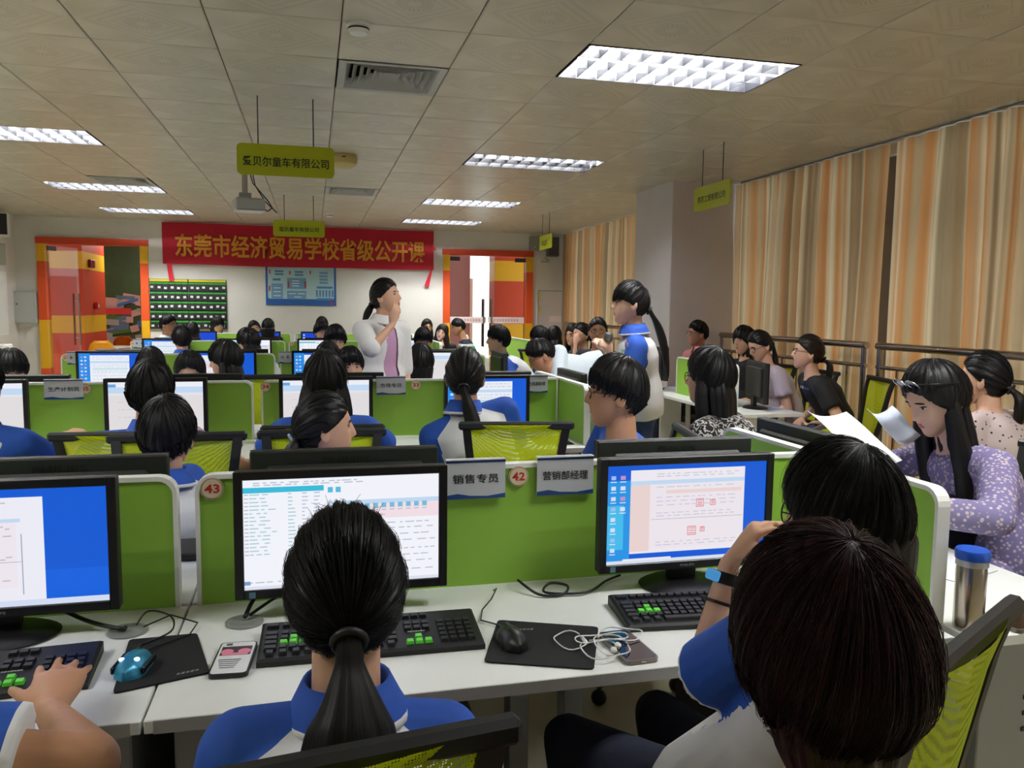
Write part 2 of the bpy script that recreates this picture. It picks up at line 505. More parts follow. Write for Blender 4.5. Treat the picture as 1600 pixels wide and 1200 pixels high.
MB().lathe((0, 0, 0), [(.20, 0), (.20, -.04), (.16, -.06), (.0, -.07)], 24).build('diffuser', mat('fill_lamp_glow', (255, 250, 240), .4, emit=60.0), cl, smooth='auto')
MB().lathe((0, 0, 0), [(.22, .01), (.22, -.02), (.20, -.02)], 24).build('rim', M_white, cl)
wh = thing('white_cabinet', 'tall white cabinet in the bright corridor behind right door', 'cabinet', (3.05, 17.6, 0))
MB().box((0, 0, 1.05), (.7, .5, 2.1), bev=.01).build('body', M_cor, wh)
for s in (-1, 1):
    dd = MB().box((s * .175, -.262, 1.05), (.33, .02, 2.0), bev=.005).build('cabinet_door', M_white, wh)
    MB().box((s * .04, -.285, 1.1), (.015, .02, .16)).build('handle', M_steel, dd)

# --- curtains
def curtain_material():
    m = bpy.data.materials.new('striped_satin_curtain'); m.use_nodes = True
    nt = m.node_tree; nt.nodes.remove(nt.nodes['Principled BSDF'])
    at = nt.nodes.new('ShaderNodeAttribute'); at.attribute_name = 'cloth_u'
    n = nt.nodes.new('ShaderNodeTexNoise'); n.noise_dimensions = '1D'; n.inputs['Scale'].default_value = 2.6; n.inputs['Detail'].default_value = 3.0
    nt.links.new(at.outputs['Fac'], n.inputs['W'])
    r = nt.nodes.new('ShaderNodeValToRGB')
    cr = r.color_ramp; cr.interpolation = 'EASE'
    stops = ((.26, (202, 150, 100)), (.38, (192, 166, 126)), (.45, (206, 146, 90)), (.52, (216, 196, 160)), (.58, (160, 140, 108)), (.74, (206, 152, 100)))
    cr.elements[0].position, cr.elements[0].color = stops[0][0], lin(stops[0][1]) + (1,)
    cr.elements[1].position, cr.elements[1].color = stops[-1][0], lin(stops[-1][1]) + (1,)
    for p_, c_ in stops[1:-1]:
        e = cr.elements.new(p_); e.color = lin(c_) + (1,)
    nt.links.new(n.outputs['Fac'], r.inputs[0])
    d = nt.nodes.new('ShaderNodeBsdfPrincipled'); d.inputs['Roughness'].default_value = .42; d.inputs['Sheen Weight'].default_value = .3
    t = nt.nodes.new('ShaderNodeBsdfTranslucent')
    nt.links.new(r.outputs[0], d.inputs['Base Color']); nt.links.new(r.outputs[0], t.inputs[0])
    x = nt.nodes.new('ShaderNodeMixShader'); x.inputs[0].default_value = .42
    nt.links.new(d.outputs[0], x.inputs[1]); nt.links.new(t.outputs[0], x.inputs[2])
    nt.links.new(x.outputs[0], nt.nodes['Material Output'].inputs[0])
    return m
M_curt = curtain_material()
def curtain(y0, y1, label, seed):
    r = random.Random(seed)
    n = int((y1 - y0) / .0125)
    ph = [r.uniform(0, 6.28) for _ in range(5)]
    cols = []; us = []; u = seed * 3.7
    zs = [0.04, .5, 1.0, 1.5, 2.0, 2.4, 2.62, H - .018]
    prevp = None
    base = []
    for i in range(n + 1):
        y = y0 + (y1 - y0) * i / n
        q = y * 2 * math.pi / .155 + 1.3 * math.sin(y * 2.3 + ph[0]) + .8 * math.sin(y * 5.1 + ph[1])
        w = math.sin(q); w = math.copysign(abs(w) ** .7, w)
        amp = .036 + .018 * math.sin(y * 3.3 + ph[2])
        base.append((y, w, amp))
    vs = []; fs = []; uu = []
    for i, (y, w, amp) in enumerate(base):
        for k, z in enumerate(zs):
            f = .75 + .3 * (1 - z / H) if z < 2.6 else .6
            vs.append((XR - .11 + w * amp * f + .01 * math.sin(z * 2 + y * 4), y + .012 * math.sin(z * 1.7 + y * 9 + ph[3]), z))
            uu.append(u)
        if i < n:
            dx = base[i + 1][1] * base[i + 1][2] - w * amp
            u += math.hypot(dx, .0125) * 1.0
    m = len(zs)
    for i in range(n):
        for k in range(m - 1):
            fs.append((i * m + k, (i + 1) * m + k, (i + 1) * m + k + 1, i * m + k + 1))
    me = bpy.data.meshes.new('curtain'); me.from_pydata(vs, [], fs)
    me.materials.append(M_curt)
    at = me.attributes.new('cloth_u', 'FLOAT', 'POINT'); at.data.foreach_set('value', uu)
    me.polygons.foreach_set('use_smooth', [True] * len(fs))
    return link('curtain', me, None, label=label, cat='curtain')
curtain(8.66, 13.70, 'tan striped curtain hanging between the column and the back corner', 2)
curtain(5.40, 7.70, 'tan striped curtain hanging just right of the column', 5)
curtain(-.4, 5.345, 'wide tan and orange striped curtain at far right behind the railing', 9)
rl = thing('curtain_track', 'thin grey curtain track along the ceiling edge above window curtains', 'curtain track', (XR - .11, 3.6, H - .012))
MB().box((0, 0, .004), (.05, 8.0, .012)).build('track_bar', M_grey, rl)

# --- steel railing in front of the curtains
def railing(y0, y1, label):
    r = thing('steel_railing', label, 'railing', (4.16, (y0 + y1) / 2, 0))
    L = (y1 - y0) / 2
    MB().tube([(0, -L, 1.215), (0, L, 1.215)], .028, 14).build('top_rail', M_steel, r, smooth='auto')
    MB().tube([(0, -L, 1.055), (0, L, 1.055)], .016, 12).build('lower_rail', M_steel, r, smooth='auto')
    MB().tube([(0, -L, .12), (0, L, .12)], .016, 12).build('bottom_rail', M_steel, r, smooth='auto')
    me = MB().tube([(0, 0, 0), (0, 0, 1.2)], .024, 12).mesh('post', M_steel, 'auto')
    bl = MB().tube([(0, 0, .12), (0, 0, 1.05)], .010, 8).mesh('baluster', M_steel, 'auto')
    for y in (-L + .03, L - .03): link('post', me, r, (0, y, 0))
    n = int(2 * L / .22)
    for k in range(1, n): link('baluster', bl, r, (0, -L + 2 * L * k / n, 0))
railing(5.36, 7.66, 'stainless steel railing section just right of the column')
railing(.6, 5.24, 'long stainless steel railing section at far right before the curtain')
railing(8.7, 13.5, 'stainless steel railing section far behind the column')

# --- ceiling lamps
M_tube = mat('lit_tube', (255, 255, 255), .3, emit=LAMP_STRENGTH)
M_refl = mat('lamp_reflector', (34, 35, 40), .4, spec=.25)
M_fin = mat('lamp_fin', (52, 53, 57), .45, spec=.25)
fin_x = MB().prism([(-.287, 0), (.287, 0), (.287, .04), (-.287, .04)], -.0012, .0012, 0, 'xz').mesh('louver_fin', M_fin)
cross_pts = []
cf_me = MB().box((0, 0, .024), (.003, TY - .05, .045)).mesh('cross_fin', M_fin)
lf_me = MB().box((0, 0, .026), (2 * TX - .05, .004, .05)).mesh('long_fin', M_fin)
LNAMES = {(1, 0): 'unseen one added behind the camera on the right', (-1, 0): 'unseen one added behind the camera on the left', (1, 1): 'nearest lit one at upper right', (-1, 1): 'first on the left outside the view',
          (1, 2): 'second on the right above the standing student', (-1, 2): 'cut by the left edge of the picture', (1, 3): 'third on the right toward the banner', (-1, 3): 'left column beside an air vent',
          (1, 4): 'farthest on the right above the right door', (-1, 4): 'farthest on the left above the left door'}
for xa, ya in LAMPS:
    j = sorted({l[1] for l in LAMPS}).index(ya); s = 1 if xa > 0 else -1
    L = thing('ceiling_lamp', 'louvred fluorescent ceiling panel, ' + LNAMES[(s, j)], 'ceiling lamp', (xa + TX, ya + TY / 2, H), 0, 'louvred ceiling lamps')
    w, d, hh = 2 * TX - .012, TY - .012, .10
    tr = MB()
    tr.box((0, 0, hh), (w, d, .004)).box((-w / 2 + .004, 0, hh / 2), (.008, d, hh)).box((w / 2 - .004, 0, hh / 2), (.008, d, hh)).box((0, -d / 2 + .004, hh / 2), (w, .008, hh)).box((0, d / 2 - .004, hh / 2), (w, .008, hh))
    tr.build('housing', M_refl, L)
    for y in (-.19, 0, .19):
        if s == 1 and j == 2 and y == 0: continue
        MB().tube([(-w / 2 + .03, y, .075), (w / 2 - .03, y, .075)], .013, 6).build('fluorescent_tube', M_tube, L)
    for y in (-.095, .095): link('long_fin', lf_me, L, (0, y, 0))
    for k in range(1, 10): link('cross_fin', cf_me, L, (-w / 2 + w * k / 10, 0, 0))
# --- air diffusers
M_vent = mat('vent_grey', (176, 178, 174), .5); M_vd = mat('vent_dark', (52, 54, 54), .7)
VL = ['near square air diffuser beside the smoke detector', 'far square air diffuser right of the projector', 'square air diffuser beside the left ceiling lamp']
for (xa, ya), lb in zip(VENTS, VL):
    v = thing('air_vent', lb, 'air vent', (xa + TX / 2, ya + TY / 2, H))
    MB().box((0, 0, .12), (TX - .02, TY - .02, .01)).build('duct_back', M_vd, v)
    def ring(s0, s1, z0, z1):
        a_ = [(-s0, -s0, z0), (s0, -s0, z0), (s0, s0, z0), (-s0, s0, z0)]
        b_ = [(-s1, -s1, z1), (s1, -s1, z1), (s1, s1, z1), (-s1, s1, z1)]
        c_ = [(-s1, -s1, z1 + .004), (s1, -s1, z1 + .004), (s1, s1, z1 + .004), (-s1, s1, z1 + .004)]
        d_ = [(-s0, -s0, z0 + .004), (s0, -s0, z0 + .004), (s0, s0, z0 + .004), (-s0, s0, z0 + .004)]
        return MB().rings([a_, b_, c_, d_, a_], caps=False)
    ring(.296, .255, -.006, -.004).build('flange', M_vent, v)
    for k in range(6):
        s0 = .255 - k * .04
        ring(s0, s0 - .03, -.004 + k * .004, .045 + k * .002).build('vane', M_vent, v)
# --- smoke detectors and ceiling speaker
for (x, y), lb in (((.22, 3.95), 'white smoke detector near the big air diffuser'), ((.24, 11.96), 'far small white smoke detector above the banner')):
    s = thing('smoke_detector', lb, 'detector', (x, y, H))
    MB().lathe((0, 0, 0), [(.058, 0), (.058, -.012), (.052, -.016)]).build('base', M_white, s, smooth='auto')
    MB().lathe((0, 0, 0), [(.046, -.014), (.05, -.03), (.04, -.045), (.02, -.05)]).build('cap', M_white, s, smooth='auto')
    MB().lathe((0, 0, 0), [(.0505, -.022), (.0505, -.029)]).build('slot', M_black, s)
s = thing('ceiling_speaker', 'round yellowed ceiling device right of the large hanging sign', 'speaker', (.27, 7.33, H))
MB().lathe((0, 0, 0), [(.12, 0), (.125, -.03), (.115, -.075), (.08, -.1), (.02, -.105)]).build('dome', mat('yellowed_plastic', (196, 178, 110), .5), s, smooth='auto')
MB().box((.0, -.12, -.03), (.03, .01, .01)).build('mark', M_black, s)
# --- hanging signs
M_lime = mat('lime_sign', (176, 184, 14), .45)
M_ink = mat('sign_ink', (20, 28, 20), .6)
def sign(txt, c, rz, label, tw, th, blank=False):
    s = thing('hanging_sign', label, 'sign', (c[0], c[1], 2.388), rz)
    MB().prism(rrect(.60, .195, .03), -.006, .006).build('board', M_lime, s)
    for x in (-.17, .17):
        MB().tube([(x, 0, .09), (x, 0, H - 2.388)], .004, 6).build('rod', M_dgrey, s)
    if txt: lettering(txt, tw, th, M_ink, s, (0, -.0075, -.01))
    else: strokes([(-.13, 0, .035, .07, -.3), (-.06, 0, .022, .075, 0), (-.035, -.03, .03, .012, 0), (.01, 0, .035, .07, .1), (.08, .0, .018, .075, 0), (.105, .03, .035, .012, 0), (.19, .045, .03, .012, 0)], M_ink, s, (0, -.0075, -.01))
    return s
sign('爱贝尔童车有限公司', (-.158, 5.43), 0, 'large lime sign 爱贝尔童车有限公司 hanging above the teacher', .53, .062)
sign('宝乐童车有限公司', (-.155, 10.1), 0, 'small far lime sign 宝乐童车有限公司 hanging before the red banner', .46, .056)
sign('邦尼工贸有限公司', (3.13, 6.0), -math.pi / 2, 'lime sign 邦尼工贸有限公司 hanging beside the column', .46, .056)
sign('', (3.14, 10.81), -math.pi / 2, 'smallest lime sign hanging by the right back corner', .30, .065)
# --- projector
pj = thing('projector', 'grey projector hanging from the ceiling on a pole under large lime sign', 'projector', (-.56, 7.75, 2.37), math.radians(12))
MB().box((0, 0, 0), (.26, .24, .11), bev=.015).build('body', mat('projector_grey', (176, 178, 180), .4), pj)
MB().box((0, -.01, -.058), (.24, .22, .006)).build('underside', M_white, pj)
MB().tube([(-.03, 0, .055), (-.03, 0, H - 2.37)], .026, 10).build('pole', mat('pole_grey', (170, 170, 166), .4, .5), pj)
MB().box((-.03, 0, .08), (.10, .08, .05)).build('mount_bracket', M_grey, pj)
MB().tube([(-.09, .121, 0), (-.09, .135, 0)], .035, 16).build('lens', M_black, pj)
for k, q in enumerate((((.0, .02, .36), (.04, 0, .2), (.16, -.04, .05), (.20, -.06, -.02), (.16, -.05, -.05), (.12, -.04, -.03)), ((.03, .02, .36), (.06, 0, .18), (.14, -.03, .04), (.24, -.06, -.06)))):
    pts = [Vector(p_) for p_ in q]; sm = []
    for i in range(len(pts) - 1):
        for t_ in range(4): sm.append(pts[i].lerp(pts[i + 1], t_ / 4))
    sm.append(pts[-1])
    MB().tube(sm, .005, 6).build('cable', M_black, pj)

# --- banner, poster, pocket charts on the back wall
def banner_material():
    m = mat('red_banner_cloth', (196, 24, 48), .7, bump=.15, bscale=3)
    nt = m.node_tree; b = nt.nodes['Principled BSDF']
    tr_ = nt.nodes.new('ShaderNodeBsdfTransparent'); tr_.inputs[0].default_value = (.7, .08, .12, 1)
    mx = nt.nodes.new('ShaderNodeMixShader'); mx.inputs[0].default_value = .22
    nt.links.new(b.outputs[0], mx.inputs[1]); nt.links.new(tr_.outputs[0], mx.inputs[2])
    nt.links.new(mx.outputs[0], nt.nodes['Material Output'].inputs[0])
    return m
bn = thing('red_banner', 'long red cloth banner with gold characters across the back wall', 'banner', (-.15, YB - .05, 2.43))
vs = []; fs = []
for i in range(61):
    x = -2.16 + 4.32 * i / 60
    for k in range(7):
        z = .325 - .65 * k / 6
        vs.append((x, .008 * math.sin(x * 5 + k) + .004 * math.sin(x * 17), z + .004 * math.sin(x * 3) - .012 * (1 - (x / 2.16) ** 2) * (k == 6)))
for i in range(60):
    for k in range(6): fs.append((i * 7 + k, (i + 1) * 7 + k, (i + 1) * 7 + k + 1, i * 7 + k + 1))
q = MB(); q.add(vs, fs); q.build('cloth', banner_material(), bn, smooth=True)
lettering('东莞市经济贸易学校省级公开课', 3.98, .37, mat('gold_lettering', (206, 140, 24), .6), bn, (.02, -.018, -.03))
MB().prism([(-2.10, -.32), (-2.03, -.32), (-2.0, -.60), (-2.07, -.60)], -.004, 0).build('tie_ribbon', mat('red_ribbon', (206, 26, 56), .7), bn)
MB().prism([(2.11, -.32), (2.14, -.32), (2.08, -.62), (2.0, -.60)], -.004, 0).build('tie_ribbon', MATS['red_ribbon'], bn)
MB().prism([(2.14, .12), (2.21, 0), (2.15, .02)], -.004, 0).build('tie_ribbon', MATS['red_ribbon'], bn)

po = thing('wall_poster', 'blue and pale workflow poster partly behind the red banner', 'poster', (-.19, YB - .012, 1.9))
MB().box((0, 0, 0), (1.13, .01, .86)).build('board', mat('poster_blue', (44, 94, 168), .5), po)
MB().prism(rrect(1.06, .72, .03, cy=.035), -.008, -.006).build('inner_sheet', mat('poster_pale', (168, 200, 208), .5), po)
pm = [mat('poster_block', (78, 132, 182), .5), mat('poster_block_b', (110, 156, 194), .5), mat('poster_red', (190, 50, 56), .5), mat('poster_white', (225, 232, 236), .5)]
def R_(u0, u1, v0, v1, mi, e=0):
    x0_, x1_ = -.565 + u0 * 1.13, -.565 + u1 * 1.13; z0_, z1_ = -.43 + v0 * .6, -.43 + v1 * .6
    y_ = -.0095 - e * .0005
    MB().quad((x0_, y_, z0_), (x1_, y_, z0_), (x1_, y_, z1_), (x0_, y_, z1_)).build('printed_block', pm[mi], po)
for blk in ((.08, .24, .18, .59, 1), (.30, .57, .45, .75, 1), (.30, .57, .17, .40, 1), (.10, .21, .67, .73, 0), (.13, .25, .82, .87, 0), (.13, .25, .90, .95, 0), (.41, .53, .81, .86, 0), (.41, .53, .89, .94, 0),
            (.72, .95, .47, .53, 0), (.72, .95, .15, .21, 0), (.76, .88, .60, .66, 1), (.76, .88, .69, .75, 1), (.76, .88, .78, .84, 1), (.76, .88, .87, .93, 1)):
    R_(*blk)
for k in range(6): R_(.71 + k * .045, .735 + k * .045, .24, .43, 0)
for u0, v0 in ((.11, .46), (.11, .36), (.11, .25), (.37, .66), (.37, .59), (.37, .52), (.32, .31), (.45, .31), (.40, .22)): R_(u0, u0 + .1, v0, v0 + .02, 3, 1)
for u0, v0, h_ in ((.045, .38, .15), (.05, .85, .12), (.31, .48, .18), (.55, .48, .18), (.33, .84, .1), (.62, .86, .1)): R_(u0, u0 + .02, v0, v0 + h_, 2, 1)
R_(.90, .96, .04, .09, 2)

M_green = mat('pocket_green', (46, 150, 44), .6); M_pk = mat('pocket_black', (34, 38, 38), .5); M_card = mat('pocket_card', (206, 210, 210), .6)
for (xa, lb) in ((-2.235, 'left black and green phone pocket chart on back wall'), (-1.655, 'right black and green phone pocket chart on back wall')):
    c = thing('pocket_chart', lb, 'pocket chart', (xa, YB - .015, 1.47))
    MB().box((0, 0, 0), (.575, .012, .79)).build('backing', M_pk, c)
    MB().box((0, -.008, .372), (.56, .006, .035)).build('header_strip', mat('header_yellow', (206, 190, 30), .6), c)
    for r_ in range(5):
        for k in range(6):
            x_, z_ = -.24 + k * .096, .275 - r_ * .152
            pk = MB().prism([(-.043, -.065), (.043, -.065), (.045, .04), (-.045, .04)], -.022, -.006).build('pocket', M_pk, c, loc=(x_, 0, z_))
            MB().box((0, -.018, .052), (.09, .012, .024)).build('pocket_flap', M_green, pk)
            MB().box((random.uniform(-.01, .01), -.0235, random.uniform(-.025, -.005)), (.042, .002, .034), rot=Matrix.Rotation(random.uniform(-.2, .2), 3, 'Y')).build('number_card', M_card, pk)
# --- boxes on walls
eb = thing('electrical_box', 'grey metal electrical box on back wall left of left door', 'electrical box', (-4.28, YB - .06, 1.39))
MB().box((0, 0, 0), (.30, .12, .49), bev=.006).build('case', mat('box_grey', (170, 174, 172), .5), eb)
MB().box((-.01, -.063, 0), (.26, .008, .45), bev=.003).build('lid', mat('box_grey_lid', (180, 184, 182), .5), eb)
MB().lathe((0, 0, 0), [(.012, -.01), (.012, .01)], 12).build('lock', M_dgrey, eb, loc=(-.10, -.07, .05), rot=(math.pi / 2, 0, 0))
ws = thing('wall_speaker', 'black and white speaker hung high on left wall', 'speaker', (XL + .13, 12.9, 2.56), .2)
MB().box((0, 0, 0), (.22, .22, .34), bev=.015).build('cabinet', M_white, ws)
MB().box((.012, -.112, 0), (.17, .012, .29)).build('grille', M_blackm, ws)
gb = thing('junction_box', 'small grey junction box on left wall below the speaker', 'junction box', (XL + .06, 12.95, 2.15))
MB().box((0, 0, 0), (.12, .3, .3), bev=.006).build('case', mat('box_olive', (150, 150, 136), .5), gb)
MB().box((.062, 0, 0), (.006, .26, .26), bev=.002).build('lid', mat('box_olive2', (160, 160, 146), .5), gb)
wb = thing('white_wall_panel', 'white panel cabinet on the left wall at the picture edge', 'cabinet', (XL + .09, 12.6, 1.45))
MB().box((0, 0, 0), (.18, .6, .9), bev=.006).build('case', M_white, wb)
MB().box((.092, 0, 0), (.006, .54, .84), bev=.002).build('door', mat('panel_white', (216, 218, 214), .5), wb)
ap = thing('wall_control_box', 'grey control box with green light above right door', 'control box', (3.79, YB - .05, 2.60))
MB().box((0, 0, 0), (.17, .10, .24), bev=.006).build('case', mat('box_mid', (140, 138, 134), .5), ap)
MB().box((0, -.052, -.06), (.012, .004, .012)).build('indicator', glow((120, 255, 120), 1.2), ap)
MB().tube([(.06, -.02, .10), (.12, -.03, .02), (.16, -.03, -.08), (.21, -.03, -.13)], .007, 6).build('cable', M_grey, ap)
sp2 = thing('corner_speaker', 'dark grey speaker box in right back corner behind small sign', 'speaker', (4.12, YB - .09, 2.55))
MB().box((0, 0, 0), (.20, .16, .34), bev=.01).build('cabinet', mat('box_dark', (96, 92, 90), .5), sp2)
MB().box((0, -.082, 0), (.16, .006, .30)).build('grille', M_dgrey, sp2)
cm = thing('security_camera', 'small grey security camera on a bracket under the corner sign', 'camera', (3.98, YB - .04, 2.36))
MB().tube([(0, 0, 0), (0, -.1, 0), (-.02, -.14, -.03)], .012, 8).build('bracket', M_grey, cm)
MB().box((-.04, -.18, -.06), (.07, .16, .06), rot=Matrix.Rotation(.5, 3, 'Z'), bev=.01).build('camera_body', mat('cam_body', (160, 158, 152), .4), cm)
# --- white notice board near right corner
nb = thing('notice_board', 'white framed glass notice board standing right of right door', 'notice board', (3.72, 12.5, 0))
MB().box((0, 0, 1.15), (.40, .012, 1.18)).build('sheet', mat('board_sheet', (214, 208, 212), .3), nb)
for s_ in (-1, 1):
    MB().box((s_ * .205, 0, .90), (.02, .03, 1.70)).build('side_frame', M_edge, nb)
    MB().box((s_ * .205, 0, .02), (.03, .36, .04)).build('foot', M_edge, nb)
MB().box((0, 0, 1.75), (.43, .03, .02)).build('top_frame', M_edge, nb)
MB().box((.09, -.008, 1.30), (.2, .002, .10)).build('band', M_strip, nb)
for z_ in (1.66, 1.45): MB().box((-.17, -.008, z_), (.025, .002, .12)).build('yellow_note', mat('note_yellow', (222, 206, 60), .6), nb)
# ================================================================== WORKSTATIONS
ROWS = [2.0, 4.47, 7.0, 9.5, 12.05]
ROWN = ['front', 'second', 'third', 'fourth', 'fifth']
ZD, ZT = 0.75, 1.068
ZS = ZD + .0012   # what stands on a desk
M_gpan = mat('green_divider', (144, 192, 66), .55, bump=.05, bscale=300, vary=.03, vscale=3)
M_trim = mat('white_trim', (236, 238, 232), .4)
M_leg = mat('desk_leg_grey', (158, 160, 158), .5)
UNITS = [('left', -1.945, -.313), ('right', -.28, 1.385)]

def divider(w, h, parent, loc, rz=0.0, name='divider', corners=(1, 1, 0, 0), th=.026):
    d = MB().prism(rrect(w - .016, h - .010, .035, corners=corners, cy=-.004), -th / 2, th / 2).build(name, M_gpan, parent, loc=loc, rot=(0, 0, rz))
    o_ = rrect(w, h, .042, corners=corners); i_ = rrect(w - .020, h - .012, .034, corners=corners, cy=-.005)
    tr = MB()
    n = len(o_)
    for y0, y1 in ((-th / 2 - .004, th / 2 + .004),):
        vs = [(a, y0, b) for a, b in o_] + [(a, y1, b) for a, b in o_] + [(a, y0, b) for a, b in i_] + [(a, y1, b) for a, b in i_]
        fs = []
        for k in range(n):
            q = (k + 1) % n
            if corners == (1, 1, 0, 0) and o_[k][1] <= -h / 2 + 1e-4 and o_[q][1] <= -h / 2 + 1e-4: continue
            fs += [(k, q, q + n, k + n), (k, k + 2 * n, q + 2 * n, q), (k + n, q + n, q + 3 * n, k + 3 * n), (k + 2 * n, k + 3 * n, q + 3 * n, q + 2 * n)]
        tr.add(vs, fs)
    tr.build('edge_trim', M_trim, d)
    return d

def cpu_mesh():
    mb = MB()
    mb.box((0, 0, .2), (.18, .42, .40), 0, bev=.006)
    mb.box((0, -.212, .2), (.17, .006, .39), 1)
    mb.box((-.05, -.2165, .36), (.02, .003, .008), 2)
    return mb.mesh('tower_computer', [M_blackm, M_black, glow((90, 255, 60), 1.5)])
CPU = cpu_mesh()

for k, Y in enumerate(ROWS):
    for un, xa, xb in UNITS:
        w = xb - xa; cx = (xa + xb) / 2
        D = thing('workstation_desk', 'white double desk with green divider, %s row, %s half' % (ROWN[k], un), 'desk', (cx, Y, 0), 0, 'paired workstation desks')
        for s in (-1, 1):
            tp = MB().box((.0075 if un == 'left' else -.0075, s * .285, ZD - .0125), (w + .013, .555, .025), bev=.002).build('tabletop', M_white, D)
            MB().box((0, s * .5635, ZD - .0125), (w - .004, .003, .024)).build('edge_band', M_edge, tp)
        divider(w - .006, ZT - ZD, D, (0, 0, (ZT + ZD) / 2), corners=(1, 1, 0, 0) if un == 'left' else (0, 1, 0, 0))
        if k < 3:
            for sx in (-1, 1):
                MB().box((sx * (w / 2 - .05), 0, .3625), (.06, .95, .725), bev=.004).build('leg_panel', M_leg, D)
            MB().box((0, 0, .66), (w - .12, .05, .12)).build('cable_tray', M_leg, D)
            for sx in (-.07, .07): MB().box((sx, -.14, .3625), (.05, .06, .725), bev=.003).build('centre_post', M_leg, D)
# end desks with the cross divider at the right end of each row
for k, Y in enumerate(ROWS):
    E_ = thing('end_desk', 'white end desk with green cross divider closing the %s row' % ROWN[k], 'desk', (1.40, Y, 0))
    Wd = (.48, .30, .25, .30, .16)[k]
    divider(1.0, ZT - ZD, E_, (0, .01, (ZT + ZD) / 2 + .001), -math.pi / 2, 'cross_divider')
    MB().box((Wd / 2 + .014, 0, ZD - .0125), (Wd, 1.16, .025), bev=.002).build('tabletop', M_white, E_)
    lp = MB().box((Wd / 2 + .05, -.50, .3625), (Wd - .12, .03, .725), bev=.003).build('leg_panel', M_leg, E_)
    if k == 0:
        for z in (.56, .52, .48): MB().box((.31, -.5165, z), (.15, .003, .010)).build('vent_slot', M_black, lp)
    MB().box((Wd / 2 + .05, .55, .3625), (Wd - .12, .03, .725), bev=.003).build('leg_panel', M_leg, E_)

# right-hand desk group by the column (turned a quarter)
G = thing('side_desk', 'white desk with green divider below the lime sign beside the column', 'desk', (3.09, 5.95, 0))
MB().box((.10, 0, ZD - .0125), (.38, 1.95, .025), bev=.002).build('tabletop', M_white, G)
MB().box((-.15, 0, ZD - .0125), (.12, 1.95, .025), bev=.002).build('tabletop', M_white, G)
divider(1.0, ZT - ZD, G, (-.03, -.08, (ZT + ZD) / 2 + .001), -math.pi / 2)
for y in (-.73, .80):
    lg = MB()
    lg.tube([(.255, y, ZD - .03), (.265, y, ZD - .12), (.27, y, .0)], .024, 8)
    lg.build('leg', M_trim, G, smooth='auto')
    MB().box((.08, y + (.02 if y < 0 else -.02), .36), (.20, .03, .70)).build('leg_panel', M_trim, G)
G2 = thing('side_desk', 'far white desk behind the leaning man near right door', 'desk', (3.0, 10.75, 0))
MB().box((0, 0, ZD - .0125), (.9, 2.2, .025)).build('tabletop', M_white, G2)
divider(2.1, .32, G2, (-.35, 0, ZD + .16), -math.pi / 2)
for y in (-1.0, 1.0):
    for x in (-.38, .38): MB().box((x, y, .3625), (.05, .05, .725)).build('leg', M_trim, G2)

